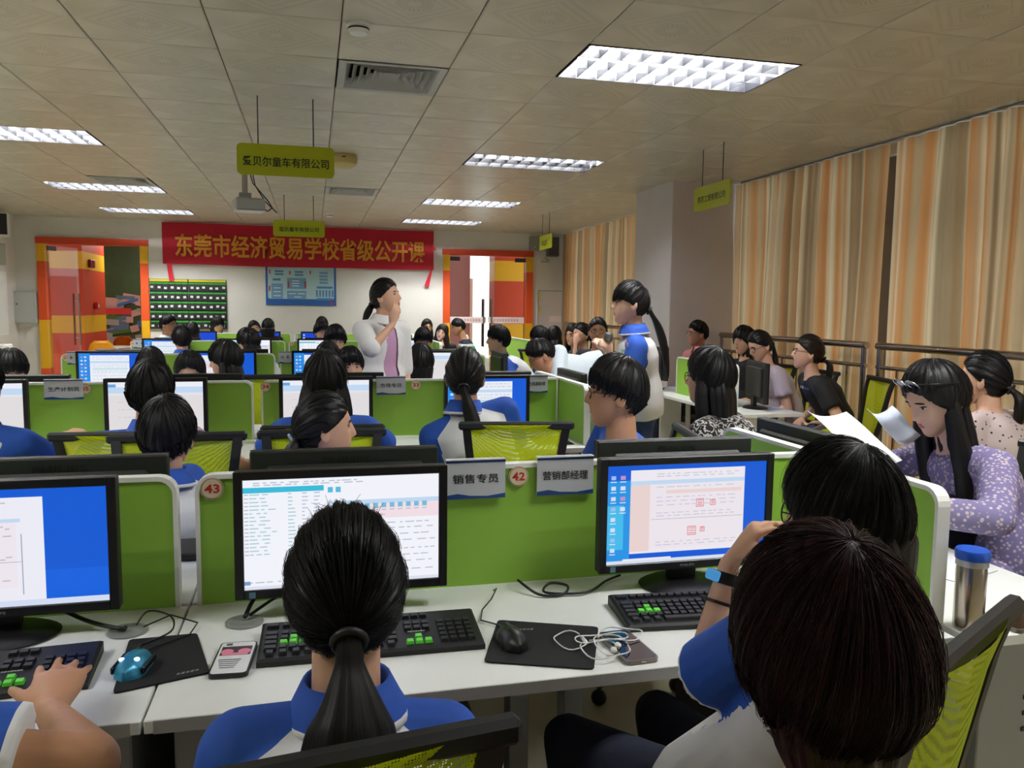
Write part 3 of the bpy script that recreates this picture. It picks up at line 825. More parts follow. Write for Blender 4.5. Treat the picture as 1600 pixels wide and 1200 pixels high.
# ------------------------------------------------------------------ monitors
M_scrback = mat('monitor_back', (34, 36, 36), .45)
def scr_rects(kind):
    W_ = (236, 238, 246); B_ = (20, 92, 216); LB = (40, 150, 232); PK = (238, 222, 228); TX_ = (186, 194, 210); LBL = (196, 220, 246); RD = (226, 120, 126); CY = (60, 190, 222); PE = (236, 214, 212)
    r = []
    rd = random.Random(hash(kind) % 1000 if not isinstance(kind, str) else sum(map(ord, kind)))
    def dashes(u0, u1, v, n, c=TX_, h=.010):
        x = u0
        while x < u1 - .02:
            w = rd.uniform(.012, .05)
            r.append((x, min(u1, x + w), v, v + h, c)); x += w + rd.uniform(.008, .03)
    if kind == 'desktop':      # icons left, form window
        r += [(0, 1, 0, 1, B_), (0, .14, 0, .85, LB), (0, .10, .15, .6, (70, 190, 240)), (.14, .86, .10, .95, (240, 236, 244)), (.14, .86, .80, .84, LBL), (.14, .26, .12, .80, PE), (.26, .86, .14, .80, (240, 232, 240)),
              (.36, .84, .70, .735, PE), (0, 1, 0, .035, (220, 226, 240)), (.10, .40, .028, .05, W_)]
        for i in range(8):
            r.append((.022, .05, .86 - i * .105, .90 - i * .105, (210, 226, 250) if i % 3 else (160, 190, 240)))
            r.append((.018, .054, .835 - i * .105, .843 - i * .105, W_))
            if i < 4:
                r.append((.078, .108, .86 - i * .105, .90 - i * .105, (220, 226, 246) if i % 2 else (190, 150, 200)))
                r.append((.074, .112, .835 - i * .105, .843 - i * .105, W_))
        for u, v, s in ((.55, .55, .05), (.64, .56, .035), (.50, .26, .055), (.58, .29, .03)):
            r += [(u, u + s, v, v + s * 1.7, RD), (u + .004, u + s - .004, v + .008, v + s * 1.7 - .008, (240, 232, 240))]
            for q in range(3): r.append((u + .008, u + s - .008, v + .018 + q * s * .45, v + .026 + q * s * .45, RD))
        for v in (.90, .875, .765, .66, .62, .58, .50, .47, .20, .17): dashes(.30, .82, v, 8, (206, 204, 220))
        r.append((.27, .85, .44, .443, (120, 120, 140)))
    elif kind == 'sheet':      # list with table left
        r += [(0, 1, 0, 1, (246, 248, 255)), (.0, .40, .88, .93, CY), (.42, 1, .74, .78, LBL), (.42, 1, .60, .74, (246, 226, 234)), (0, 1, 0, .03, (226, 228, 244))]
        for i in range(17):
            v = .86 - i * .034
            r.append((.005, .025, v, v + .010, TX_)); dashes(.03, rd.uniform(.12, .18), v, 4, (170, 206, 214)); dashes(.22, .26, v, 2, (170, 206, 214)); dashes(.29, .32, v, 2); dashes(.35, .38, v, 2)
        for i in range(8):
            r += [(.61 + i * .043, .635 + i * .043, .70, .745, (120, 190, 220)), (.61 + i * .043, .635 + i * .043, .675, .685, TX_)]
        for i in range(2): r.append((.42 + i * .04, .446 + i * .04, .86, .91, (90, 190, 226)))
        for v in (.965, .945): dashes(.05, .6, v, 10)
        for v in (.55, .50, .44, .38, .30, .24, .18, .10): dashes(rd.uniform(.7, .8), .98, v, 5)
        dashes(.01, .2, .06, 4); r.append((.0, .03, .045, .08, (120, 160, 200)))
    elif kind == 'bluewin':    # big window, blue strip at right
        r += [(0, 1, 0, 1, B_), (0, .72, .05, .93, (240, 240, 250)), (0, .62, .72, .75, LBL), (0, .60, .16, .72, (242, 234, 242)), (0, .35, .62, .65, PE), (0, 1, 0, .05, (214, 224, 246)), (.72, 1, .05, .3, (24, 100, 226))]
        for u, v, s in ((.08, .52, .09), (.20, .53, .055), (.12, .28, .06)):
            r += [(u, u + s, v, v + s * 1.3, RD), (u + .006, u + s - .006, v + .010, v + s * 1.3 - .010, (242, 234, 242))]
        for v in (.88, .68, .66, .60, .42, .40, .22): dashes(.05, .58, v, 7, (190, 188, 206))
        r += [(.0, .62, .38, .383, (110, 110, 130)), (.62, .625, .10, .62, (170, 170, 190))]
    elif kind == 'pale':
        r += [(0, 1, 0, 1, (232, 232, 238)), (0, 1, .78, .90, (196, 220, 246)), (0, 1, .90, 1, (240, 242, 250)), (0, 1, .08, .74, (228, 224, 226)), (.0, .08, .90, .96, (110, 170, 226)), (0, 1, 0, .05, (196, 216, 246))]
        for v in (.60, .45, .3): dashes(.1, .7, v, 5, (190, 190, 206))
    elif kind == 'blueicons':
        r += [(0, 1, 0, 1, B_), (0, .18, .0, 1, (36, 140, 232)), (.18, .82, .06, .94, (238, 242, 250)), (.18, .82, .70, .76, LBL), (0, 1, 0, .04, (210, 222, 246)), (.22, .8, .5, .54, (190, 226, 230))]
        for i in range(7):
            for u in (.03, .09): r.append((u, u + .035, .86 - i * .11, .91 - i * .11, (200, 224, 252) if (i + (u > .05)) % 3 else (170, 140, 220)))
        for v in (.88, .82, .64, .58, .45, .40, .3, .2): dashes(.22, .8, v, 6, (150, 180, 210))
    else:                      # plain blue desktop
        r += [(0, 1, 0, 1, (18, 70, 210)), (0, 1, .3, .62, (26, 96, 226)), (0, 1, 0, .05, (60, 110, 200)), (.03, .08, .84, .92, (200, 220, 250)), (.03, .08, .68, .76, (200, 220, 250))]
    return r
SCR = {}
def screen_mesh(kind):
    if kind in SCR: return SCR[kind]
    mb = MB(); ms = []; ix = {}
    for n_, (u0, u1, v0, v1, c) in enumerate(scr_rects(kind)):
        if c not in ix:
            ix[c] = len(ms); ms.append(glow(c, .95))
        x0_, x1_ = -.222 + u0 * .444, -.222 + u1 * .444; z0_, z1_ = v0 * .2545, v1 * .2545
        y_ = -n_ * .000006
        mb.quad((x0_, y_, z0_), (x1_, y_, z0_), (x1_, y_, z1_), (x0_, y_, z1_), ix[c])
    me = bpy.data.meshes.new('screen'); me.from_pydata(mb.v, [], mb.f)
    for q in ms: me.materials.append(q)
    me.polygons.foreach_set('material_index', mb.m)
    SCR[kind] = me
    return me
def monitor_meshes():
    hb = MB()
    hb.box((0, .016, .1475), (.485, .028, .295), bev=.004)
    hb.box((0, .036, .15), (.40, .022, .22), bev=.008)
    bz = MB()
    for c, s in (((-.2325, 0, .1475), (.02, .010, .295)), ((.2325, 0, .1475), (.02, .010, .295)), ((0, 0, .2855), (.445, .010, .019)), ((0, 0, .0105), (.445, .010, .021))):
        bz.box(c, s, bev=.0015)
    nk = MB(); nk.prism([(-.035, -.05), (.035, -.05), (.045, .10), (-.045, .10)], .02, .045)
    bs = MB(); bs.lathe((0, 0, 0), [(.0, 0), (.115, 0), (.118, .004), (.10, .012), (.03, .018), (.0, .018)], 28)
    for i, v in enumerate(bs.v): bs.v[i] = (v[0], v[1] * .78 + .02, v[2])
    return hb.mesh('housing', M_scrback), bz.mesh('bezel', M_black), nk.mesh('stand_neck', M_black), bs.mesh('stand_base', M_black, 'auto')
MHB, MBZ, MNK, MBS = monitor_meshes()
M_logo = mat('logo_grey', (150, 150, 150), .5); M_logo2 = mat('logo_dark', (14, 14, 14), .3)
def monitor(x, y, rz, kind, label, logo=False, blogo=False, dz=0.0, base=ZS):
    m = thing('monitor', label, 'monitor', (x, y, base), rz, 'computer monitors')
    z = .05 + dz
    link('housing', MHB, m, (0, 0, z)); bz = link('bezel', MBZ, m, (0, 0, z))
    link('screen', screen_mesh(kind), m, (0, .0005, z + .0213))
    link('stand_neck', MNK, m, (0, 0, z)); link('stand_base', MBS, m, (0, 0, .0))
    if logo:
        lettering('PHILIPS', .04, .006, M_logo, m, (0, -.0056, z + .0105), name='logo')
        MB().box((-.205, -.0055, .0105), (.014, .001, .014)).build('energy_sticker', mat('sticker_blue', (90, 130, 150), .5), bz)
    if blogo:
        lettering('PHILIPS', .12, .017, M_logo2, m, (0, .0306, z + .268), rot=(math.pi / 2, 0, math.pi), name='logo')
    return m
SEATS = [-1.56, -.70, .063, .935]
SEATN = ['leftmost', 'second from left', 'third from left', 'rightmost']
FRONT = {(0, 1): 'bluewin', (0, 2): 'sheet', (0, 3): 'desktop', (1, 0): 'pale', (1, 1): 'pale', (1, 2): 'pale', (1, 3): 'blueicons', (2, 0): 'blueicons', (2, 1): 'bluewin', (2, 2): 'blueicons', (2, 3): 'pale',
         (3, 0): 'blueicons', (3, 1): 'sheet', (3, 2): 'sheet', (3, 3): 'pale', (4, 0): 'blue', (4, 1): 'blue', (4, 2): 'blue', (4, 3): 'blue'}
MX = {(0, 1): -.662, (1, 1): -.775, (1, 0): -1.60}
for (k, i), kd in FRONT.items():
    monitor(MX.get((k, i), SEATS[i]), ROWS[k] - .138, 0, kd, 'black monitor with lit screen, %s row of desks, %s seat' % (ROWN[k], SEATN[i]), logo=k == 0)
for k in range(4):
    for i in range(4):
        if k == 0 and i == 0: continue
        x = {(0, 1): -.60, (0, 2): .08, (0, 3): 1.02}.get((k, i), SEATS[i] + .08)
        monitor(x, ROWS[k] + .145, math.pi, 'blue', 'black monitor seen from behind over the green divider, %s row, %s seat' % (ROWN[k], SEATN[i]), blogo=k == 0)
monitor(1.55, 2.28, math.pi / 2 , 'blue', 'black monitor back edge above the end divider before the floral dress woman')
monitor(1.53, 4.62, math.pi / 2, 'blue', 'dark monitor on the end desk of the second row beside the leaning man')
monitor(1.55, 6.66, math.pi / 2, 'blue', 'dark monitor back before the boy at the third row end')
monitor(3.20, 5.30, math.radians(75), 'blue', 'black monitor on side desk before the woman in black T-shirt')
monitor(3.03, 6.75, math.radians(90), 'blue', 'black monitor far end of the side desk before the man in glasses', dz=.04)
monitor(1.55, 11.75, math.radians(80), 'blue', 'small dark monitor on fifth row end before the striped shirt man')

# ------------------------------------------------------------------ name plates and number stickers
M_card2 = mat('name_card', (196, 200, 204), .35); M_navy = mat('card_navy', (34, 70, 136), .4); M_ntxt = mat('card_ink', (24, 24, 28), .6)
M_stick = mat('sticker_cream', (222, 206, 172), .5); M_numr = mat('number_red', (196, 44, 34), .5); M_ring = mat('sticker_ring', (130, 70, 50), .5)
M_acr = mat('acrylic', (214, 218, 220), .2)
def name_plate(x, Y, txt, label, w=.155, h=.100, zt=1.083):
    p = thing('name_plate', label, 'name plate', (x, Y - .0225, zt - h / 2))
    MB().box((0, 0, 0), (w, .003, h)).build('card', M_card2, p)
    MB().box((0, .006, h / 2 + .001), (w, .022, .002)).build('holder_lip', M_acr, p)
    MB().box((0, -.0018, h / 2 - .004), (w, .0006, .006)).build('navy_edge', M_navy, p)
    pr_ = MB()
    wv = [(-w / 2, -h / 2), (w / 2, -h / 2), (w / 2, -h / 2 + .012), (w * .2, -h / 2 + .006), (-w * .1, -h / 2 + .008), (-w * .3, -h / 2 + .014), (-w / 2, -h / 2 + .010)]
    pr_.prism(wv, -.0022, -.0016)
    pr_.build('navy_print', M_navy, p)
    if txt: lettering(txt, min(w * .80, .026 * len(txt) * 1.15), .024, M_ntxt, p, (0 if len(txt) > 1 else -w * .22, -.0026, .002))
    if len(txt) < 2:
        for cx_ in ((w * .18,) if txt else (-w * .2, w * .2)):
            strokes([(cx_, .010, .018, .004, 0), (cx_, .002, .022, .004, 0), (cx_, -.006, .016, .004, 0), (cx_ - .003, .001, .004, .022, 0)], M_ntxt, p, (0, -.0026, .002))
def sticker(x, Y, txt, label, z=1.035, r=.0265):
    p = thing('number_sticker', label, 'sticker', (x, Y - .0174, z))
    for rr_, yy, m_, nm in ((r, -.0004, M_stick, 'disc'), (r * .93, -.0009, M_ring, 'ring'), (r * .88, -.0013, M_stick, 'inner_disc')):
        MB().prism([(rr_ * math.cos(2 * math.pi * q / 28), rr_ * math.sin(2 * math.pi * q / 28)) for q in range(28)], yy - .0004, yy).build(nm, m_, p)
    lettering(txt, r * 1.3, r * .82, M_numr, p, (0, -.0022, 0))
name_plate(.398, 2.0, '销售专员', 'name card left of number 42 on the front divider')
name_plate(.638, 2.0, '营销部经理', 'name card between number 42 and the right front monitor')
sticker(.512, 2.0, '42', 'round number sticker between two name cards on front divider')
sticker(-.238, 2.0, '43', 'round number sticker left of the middle front monitor')
name_plate(atY(100, 610, 4.45).x, 4.47, '生产计划员', 'name card at far left on the second row divider', w=.18)
name_plate(atY(611, 605, 4.45).x, 4.47, '市场专员', 'name card before the teacher on the second row divider', w=.16)
name_plate(atY(836, 600, 4.45).x, 4.47, '人力资源助理', 'name card at the right end of second row divider', w=.15)
sticker(atY(133, 608, 4.45).x, 4.47, '35', 'number sticker right of the far left name card, second row')
sticker(atY(415, 607, 4.45).x, 4.47, '34', 'round number sticker left of the long haired girl, second row')
sticker(atY(650, 603, 4.45).x, 4.47, '33', 'round number sticker right of card before the teacher, second row')
sticker(atY(103, 557, 6.98).x, 7.0, '27', 'small number sticker at the third row left end')
name_plate(atY(116, 560, 6.98).x, 7.0, '', 'small name card at the third row left end', w=.10)
name_plate(atY(446, 558, 6.98).x, 7.0, '仓', 'small name card in the middle of third row divider', w=.11)
sticker(atY(456, 537, 9.48).x, 9.5, '16', 'small number sticker in the middle of fourth row divider')
sticker(atY(207, 533, 9.48).x, 9.5, '18', 'small number sticker at the fourth row left end')
name_plate(atY(218, 535, 9.48).x, 9.5, '', 'small name card at the fourth row left end', w=.13)

# ------------------------------------------------------------------ keyboards, mice, pads
M_key = mat('key_black', (24, 24, 26), .45); M_keyg = mat('key_green', (96, 214, 60), .4)
def keymesh(w, m):
    a_, b_, t_ = w / 2, .0080, .0062
    return MB().rings([[(-a_, -b_, 0), (a_, -b_, 0), (a_, b_, 0), (-a_, b_, 0)], [(-a_ + .0018, -b_ + .002, t_), (a_ - .0018, -b_ + .002, t_), (a_ - .0018, b_ - .001, t_), (-a_ + .0018, b_ - .001, t_)]]).mesh('key', m)
KEYS = {(w, g_): keymesh(w, M_keyg if g_ else M_key) for w in (.0165, .026, .034, .112) for g_ in (0, 1)}
def keyboard(x, y, rz, label):
    k = thing('keyboard', label, 'keyboard', (x, y, ZS), rz, 'black computer keyboards')
    MB().rings([[(-.232, -.088, 0), (.232, -.088, 0), (.232, .084, 0), (-.232, .084, 0)], [(-.232, -.088, .010), (.232, -.088, .010), (.232, .084, .022), (-.232, .084, .022)], [(-.226, -.080, .014), (.226, -.080, .014), (.226, .078, .026), (-.226, .078, .026)]]).build('case', M_blackm, k)
    def put(u, v, w, g_=0):
        z = .0145 + .012 * (v + .08) / .158
        link('key', KEYS[(w, g_)], k, (u, v, z), (.075, 0, 0))
    for r_, v in enumerate((-.062, -.042, -.022, -.002, .018, .056)):
        if r_ == 0:
            for u in (-.208, -.182, -.156): put(u, v, .0165)
            put(-.084, v, .112)
            for u in (-.012, .012, .036): put(u, v, .0165)
        else:
            put(-.208, v, .026)
            for c in range(11):
                u = -.184 + c * .0192 + r_ * .0008
                g_ = (r_ == 3 and c == 1) or (r_ == 2 and c in (0, 1, 2))
                put(u, v, .0165, g_)
            put(.038, v, .026)
        for c in range(3):
            if r_ == 0 or (r_ == 1 and c == 1): put(.076 + c * .0195, v, .0165, 1)
            elif r_ in (3, 4, 5): put(.076 + c * .0195, v, .0165)
        if r_ < 5:
            for c in range(4): put(.148 + c * .0195, v, .0165)
    MB().tube([(-.02, .084, .012), (-.02, .100, .005), (.01, .102, .004)], .0022, 6).build('cable', M_black, k)
    strokes([(-.016 + q * .0055, 0, .004, .006 if q % 2 else .0045, .3) for q in range(7)], M_logo, k, (.092, -.022, .0235), (.075, 0, 0), 'logo_mark')
keyboard(.115, 1.69, math.radians(-1), 'black keyboard with green keys before the ponytail girl, middle front desk')
keyboard(.915, 1.682, math.radians(-5), 'black keyboard with green keys under the right front monitor')
keyboard(-.655, 1.655, math.radians(4), 'black keyboard under the hand at front left desk')
M_pad = mat('mouse_pad', (20, 21, 23), .85, bump=.1, bscale=400)
def mouse(x, y, rz, label, body, lights=False, base=ZS, cable=None):
    m = thing('mouse', label, 'mouse', (x, y, base), rz, 'computer mice')
    b_ = MB()
    prof = []
    for i in range(9):
        t_ = i / 8; yy = -.055 + .11 * t_
        w_ = .030 * (1 - abs(2 * t_ - 1) ** 4) * (1 - .18 * math.sin(math.pi * t_)) + .004
        h_ = .036 * math.sin(math.pi * min(1, .12 + t_ * .80)) ** .6
        prof.append([(w_ * math.cos(a_), yy, max(0, h_ * math.sin(a_))) for a_ in [math.pi * q / 10 for q in range(11)]])
    b_.rings(prof)
    b_.build('shell', body, m, smooth='auto')
    MB().tube([(0, .028, .030), (0, .028, .031)], .006, 8).box((0, .034, .029), (.006, .018, .010), bev=.002).build('wheel', M_black, m)
    if lights:
        for s in (-1, 1): MB().ellipsoid((s * .014, -.022, .030), (.006, .005, .004)).build('light', glow((200, 246, 255), 2.0), m)
        for s in (-1, 1): MB().box((s * .029, .0, .012), (.006, .07, .016), bev=.003).build('side_grip', M_black, m)
    if cable:
        MB().tube(cable, .0018, 6).build('cable', M_black, m)
def pad(corners, label):
    c = sum((Vector(q) for q in corners), Vector()) / 4
    p = MB()
    pts = []
    for i in range(4):
        a_, b_, d_ = Vector(corners[i - 1]), Vector(corners[i]), Vector(corners[(i + 1) % 4])
        pts += [b_.lerp(a_, .05), b_.lerp(a_, .012).lerp(d_, .012), b_.lerp(d_, .05)]
    p.prism([(q.x - c.x, q.y - c.y) for q in pts], 0, .003, 0, 'xy')
    return p.build('mouse_pad', M_pad, None, loc=(c.x, c.y, ZS), label=label, cat='mouse pad')
pad([atZ(778, 971, ZD), atZ(935, 982, ZD), atZ(928, 1048, ZD), atZ(756, 1036, ZD)], 'black mouse pad right of the middle front keyboard')
pad([atZ(202, 1002, ZD), atZ(308, 992, ZD), atZ(328, 1053, ZD), atZ(176, 1086, ZD)], 'black mouse pad under the glowing blue mouse')
mouse(.405, 1.605, math.radians(4), 'black mouse on pad at the middle front desk', M_black, base=ZS + .0035, cable=[(0, .055, .012), (.0, .10, .002), (-.03, .14, .001), (-.01, .20, .001), (.03, .26, .001), (.05, .28, .02), (.03, .24, .03)])
mouse(-.35, 1.645, math.radians(-8), 'glowing light blue gaming mouse at front left desk', mat('mouse_blue', (60, 150, 190), .3, .4), True, base=ZS + .0035, cable=[(0, .055, .012), (.01, .10, .003), (.06, .16, .002), (.06, .22, .004), (.0, .23, .02), (-.05, .20, .006)])
def pad_mark(px, py, n, a):
    c = atZ(px, py, ZS + .0034)
    mk = thing('pad_print', 'grey blurred maker print on the mouse pad, ' + ('by the blue mouse' if px < 500 else 'by the black mouse'), 'print', tuple(c), a)
    strokes([(q * .0085 - .0085 * n / 2, 0, .006, .009 if q % 2 else .007, .4) for q in range(n)], mat('pad_print_grey', (120, 122, 122), .7), mk, (0, 0, 0), (0, 0, 0), 'printed_stroke')
pad_mark(297, 1049, 5, .30)
pad_mark(825, 983, 4, -.15)
# second-row pads and mice seen through the gap
pad([(-.55, 4.30, 0), (-.36, 4.30, 0), (-.36, 4.02, 0), (-.62, 4.02, 0)], 'black mouse pad on second row left desk')
mouse(-.46, 4.14, 0, 'small black mouse on the second row left desk', M_black, base=ZS + .0035, cable=[(0, .05, .01), (-.04, .14, .002), (-.12, .2, .002), (-.2, .16, .02)])
pad([(1.16, 4.28, 0), (1.34, 4.28, 0), (1.34, 4.00, 0), (1.14, 4.00, 0)], 'black mouse pad at the right end of second row')
for (x, y, lb) in ((-.5, 2.28, 'dark keyboard seen through the divider gap behind number 43'),):
    kb = thing('keyboard', lb, 'keyboard', (x + .12, y + .14, ZS), 0, 'black computer keyboards')
    MB().box((0, 0, .012), (.44, .16, .022), bev=.004).build('case', M_blackm, kb)
# cables behind monitors at front
def cable(pts, label, r=.0035):
    P_ = [Vector(p_) for p_ in pts]; c = P_[0].copy(); sm = []
    for i in range(len(P_) - 1):
        p0, p1, p2, p3 = P_[max(i - 1, 0)], P_[i], P_[i + 1], P_[min(i + 2, len(P_) - 1)]
        for q in range(6):
            t_ = q / 6
            sm.append(.5 * ((2 * p1) + (p2 - p0) * t_ + (2 * p0 - 5 * p1 + 4 * p2 - p3) * t_ ** 2 + (3 * p1 - p0 - 3 * p2 + p3) * t_ ** 3) - c)
    sm.append(P_[-1] - c)
    return MB().tube(sm, r, 6).build('cable', M_black, None, smooth=True, loc=c, label=label, cat='cable')
z0 = ZS + .006
cable([(-.60, 1.945, z0 + .05), (-.50, 1.90, z0 + .01), (-.42, 1.85, z0 + .004), (-.41, 1.86, z0 + .002)], 'black cable running into desk grommet at front left desk', .005)
cable([(-.39, 1.87, z0 + .001), (-.37, 1.90, z0 + .02), (-.32, 1.88, z0 + .012), (-.31, 1.82, z0), (-.36, 1.76, z0)], 'thin black looped cable by front left grommet', .002)
cable([(-.16, 1.862, z0 + .002), (-.14, 1.91, z0 + .03), (-.09, 1.95, z0 + .06), (-.02, 1.95, z0 + .07)], 'thick black cable rising from grommet behind middle monitor', .005)
cable([(-.150, 1.875, z0 + .002), (-.10, 1.92, z0 + .02), (-.06, 1.945, z0 + .03), (.0, 1.955, z0 + .04)], 'second black cable from the middle grommet', .004)
cable([(.50, 1.93, z0 + .02), (.54, 1.87, z0), (.60, 1.86, z0), (.62, 1.89, z0 + .01), (.58, 1.91, z0 + .012), (.56, 1.88, z0), (.66, 1.86, z0), (.74, 1.93, z0), (.79, 1.955, z0 + .004)], 'black cable coil on desk left of the right front monitor')
gm = MB().lathe((0, 0, 0), [(.042, 0), (.042, .003), (.034, .004), (.03, .001)], 22).mesh('grommet', M_grey, 'auto')
for x in (-.16, -.405): link('grommet', gm, None, (x, 1.855, ZS), label='round grey cable grommet in front desk, %s number 43 divider' % ('under' if x > -.3 else 'left of'), cat='grommet')
# tower computers under the front desks
for x, lb in ((1.15, 'dark tower computer under the right front desk'), (.31, 'dark tower computer under front desk below the mouse pad'), (-.55, 'dark tower computer under the front left desk')):
    t_ = thing('tower_computer', lb, 'computer', (x, 1.95, 0), 0, 'tower computers')
    link('case', CPU, t_, (0, 0, .0))

# ------------------------------------------------------------------ chairs
M_lmesh = bpy.data.materials.new('lime_mesh_fabric'); M_lmesh.use_nodes = True
_nt = M_lmesh.node_tree; _b = _nt.nodes['Principled BSDF']
_b.inputs['Base Color'].default_value = lin((196, 214, 14)) + (1,); _b.inputs['Roughness'].default_value = .6
_tl = _nt.nodes.new('ShaderNodeBsdfTranslucent'); _tl.inputs[0].default_value = lin((206, 222, 20)) + (1,)
_tp = _nt.nodes.new('ShaderNodeBsdfTransparent')
_m1 = _nt.nodes.new('ShaderNodeMixShader'); _m1.inputs[0].default_value = .35
_m2 = _nt.nodes.new('ShaderNodeMixShader')
_tc = _nt.nodes.new('ShaderNodeTexCoord'); _vo = _nt.nodes.new('ShaderNodeTexVoronoi'); _vo.inputs['Scale'].default_value = 260; _vo.inputs['Randomness'].default_value = .15
_cm = _nt.nodes.new('ShaderNodeMath'); _cm.operation = 'LESS_THAN'; _cm.inputs[1].default_value = .30
_nt.links.new(_tc.outputs['Object'], _vo.inputs['Vector']); _nt.links.new(_vo.outputs['Distance'], _cm.inputs[0])
_nt.links.new(_b.outputs[0], _m1.inputs[1]); _nt.links.new(_tl.outputs[0], _m1.inputs[2])
_nt.links.new(_cm.outputs[0], _m2.inputs[0]); _nt.links.new(_m1.outputs[0], _m2.inputs[1]); _nt.links.new(_tp.outputs[0], _m2.inputs[2])
_nt.links.new(_m2.outputs[0], _nt.nodes['Material Output'].inputs[0])
M_cfr = mat('chair_frame_black', (26, 28, 30), .45)
def make_chair():
    c = thing('office_chair', 'x', 'chair', (0, 0, 0), 0, 'lime mesh office chairs')
    MB().prism(rrect(.47, .45, .07), .38, .428, 0, 'xy').build('seat', mat('seat_fabric', (30, 32, 34), .8), c)
    # backrest sits at local y = -.24 (behind the sitter, who faces +y)
    zs = [.56, .68, .80, .90, .985]
    hw = [.165, .185, .205, .218, .228]
    yy = [-.20, -.225, -.245, -.262, -.285]
    th = .034
    fr = MB()
    for s in (-1, 1):
        fr.rings([[(s * (w - th), y - .012, z), (s * w, y - .012, z), (s * w, y + .012, z), (s * (w - th), y + .012, z)] for z, w, y in zip(zs, hw, yy)])
    fr.box((0, yy[-1], zs[-1] - .005), (2 * hw[-1] + .03, .030, .034), bev=.008)
    fr.box((0, yy[0], zs[0]), (2 * hw[0], .028, .04), bev=.006)
    fr.build('back_frame', M_cfr, c)
    ms = MB(); vs = []; fs = []
    for z, w, y in zip(zs, hw, yy):
        for q in range(7):
            u = -1 + q / 3
            vs.append((u * (w - th + .004), y - .004 - .025 * (1 - u * u), z))
    for i in range(4):
        for q in range(6): fs.append((i * 7 + q, i * 7 + q + 1, (i + 1) * 7 + q + 1, (i + 1) * 7 + q))
    ms.add(vs, fs); ms.build('back_mesh', M_lmesh, c, smooth=True)
    MB().box((0, -.222, .485), (.06, .03, .19), bev=.006).build('back_bracket', M_cfr, c)
    for s in (-1, 1):
        MB().tube([(s * .215, -.10, .41), (s * .31, -.10, .50), (s * .315, -.06, .655), (s * .315, .12, .665), (s * .312, .16, .62), (s * .215, .10, .41)], .016, 8).build('armrest', M_cfr, c, smooth='auto')
    MB().tube([(0, 0, .12), (0, 0, .39)], .028, 12).build('gas_column', M_chrome, c, smooth='auto')
    for k in range(5):
        a_ = 2 * math.pi * k / 5 + .3
        MB().tube([(0, 0, .11), (.28 * math.cos(a_), .28 * math.sin(a_), .075)], [.028, .016], 8).build('base_leg', M_chrome, c, smooth='auto')
        MB().ellipsoid((.28 * math.cos(a_), .28 * math.sin(a_), .03), (.03, .03, .03), n=10, m=6).build('caster', M_black, c, smooth=True)
    return c
_proto = [make_chair()]
def chair(x, y, yaw, label, arms=False):
    rz = -math.radians(yaw)
    if _proto[0] is not None:
        c = _proto[0]; _proto[0] = None; chair.src = c
        c.location = (x, y, 0); c.rotation_euler = (0, 0, rz); c['label'] = label
        return c   # the first chair keeps its armrests
    c = copy_tree(chair.src, (x, y, 0), rz, label)
    if not arms:
        for q in [q for q in c.children if q.name.startswith('armrest')]: bpy.data.objects.remove(q)
    return c
# ================================================================== PEOPLE
M_skin = {}
def skin_material(name, rgb):
    m = mat(name, rgb, .5, vary=.05, vscale=14, spec=.35)
    b = m.node_tree.nodes['Principled BSDF']
    b.inputs['Subsurface Weight'].default_value = 0.0
    b.inputs['Subsurface Radius'].default_value = (.02, .008, .004)
    b.inputs['Subsurface Scale'].default_value = .3
    return m
SKINS = {'a': skin_material('skin_light', (214, 168, 140)), 'b': skin_material('skin_tan', (190, 140, 108)), 'c': skin_material('skin_pale', (226, 184, 160))}
M_lip = mat('lips', (176, 96, 88), .4); M_eyew = mat('eye_white', (226, 222, 216), .25); M_iris = mat('dark_iris', (22, 14, 12), .15); M_brow = mat('eyebrow', (34, 26, 24), .7)
def hair_material(name, rgb, rgb2):
    m = bpy.data.materials.new(name); m.use_nodes = True
    nt = m.node_tree; b = nt.nodes['Principled BSDF']
    b.inputs['Roughness'].default_value = .42; b.inputs['Specular IOR Level'].default_value = .28
    at = nt.nodes.new('ShaderNodeAttribute'); at.attribute_name = 'strand_u'
    n = nt.nodes.new('ShaderNodeTexNoise'); n.noise_dimensions = '1D'; n.inputs['Scale'].default_value = 60; n.inputs['Detail'].default_value = 3
    nt.links.new(at.outputs['Fac'], n.inputs['W'])
    r = nt.nodes.new('ShaderNodeValToRGB'); r.color_ramp.elements[0].position = .35; r.color_ramp.elements[1].position = .7
    r.color_ramp.elements[0].color = lin(rgb) + (1,); r.color_ramp.elements[1].color = lin(rgb2) + (1,)
    nt.links.new(n.outputs['Fac'], r.inputs[0]); nt.links.new(r.outputs[0], b.inputs['Base Color'])
    bp = nt.nodes.new('ShaderNodeBump'); bp.inputs['Strength'].default_value = .3; bp.inputs['Distance'].default_value = .002
    nt.links.new(n.outputs['Fac'], bp.inputs['Height']); nt.links.new(bp.outputs[0], b.inputs['Normal'])
    return m
HAIR = {'black': hair_material('black_hair', (12, 11, 12), (30, 28, 29)), 'dark': hair_material('dark_brown_hair', (22, 16, 14), (46, 36, 32)), 'red': hair_material('reddish_brown_hair', (24, 10, 10), (58, 28, 26))}
def cloth(name, rgb, **k):
    kw = dict(rough=.8, bump=.35, bscale=9.0); kw.update(k)
    return mat(name, rgb, **kw)
C_blue = cloth('uniform_blue', (36, 84, 180)); C_white = cloth('uniform_white', (216, 218, 220)); C_trim = cloth('uniform_trim', (236, 236, 238))
C_navy = cloth('navy_trousers', (26, 32, 52)); C_jean = cloth('blue_jeans', (44, 66, 104)); C_shoe = mat('dark_shoe', (28, 28, 30), .5)
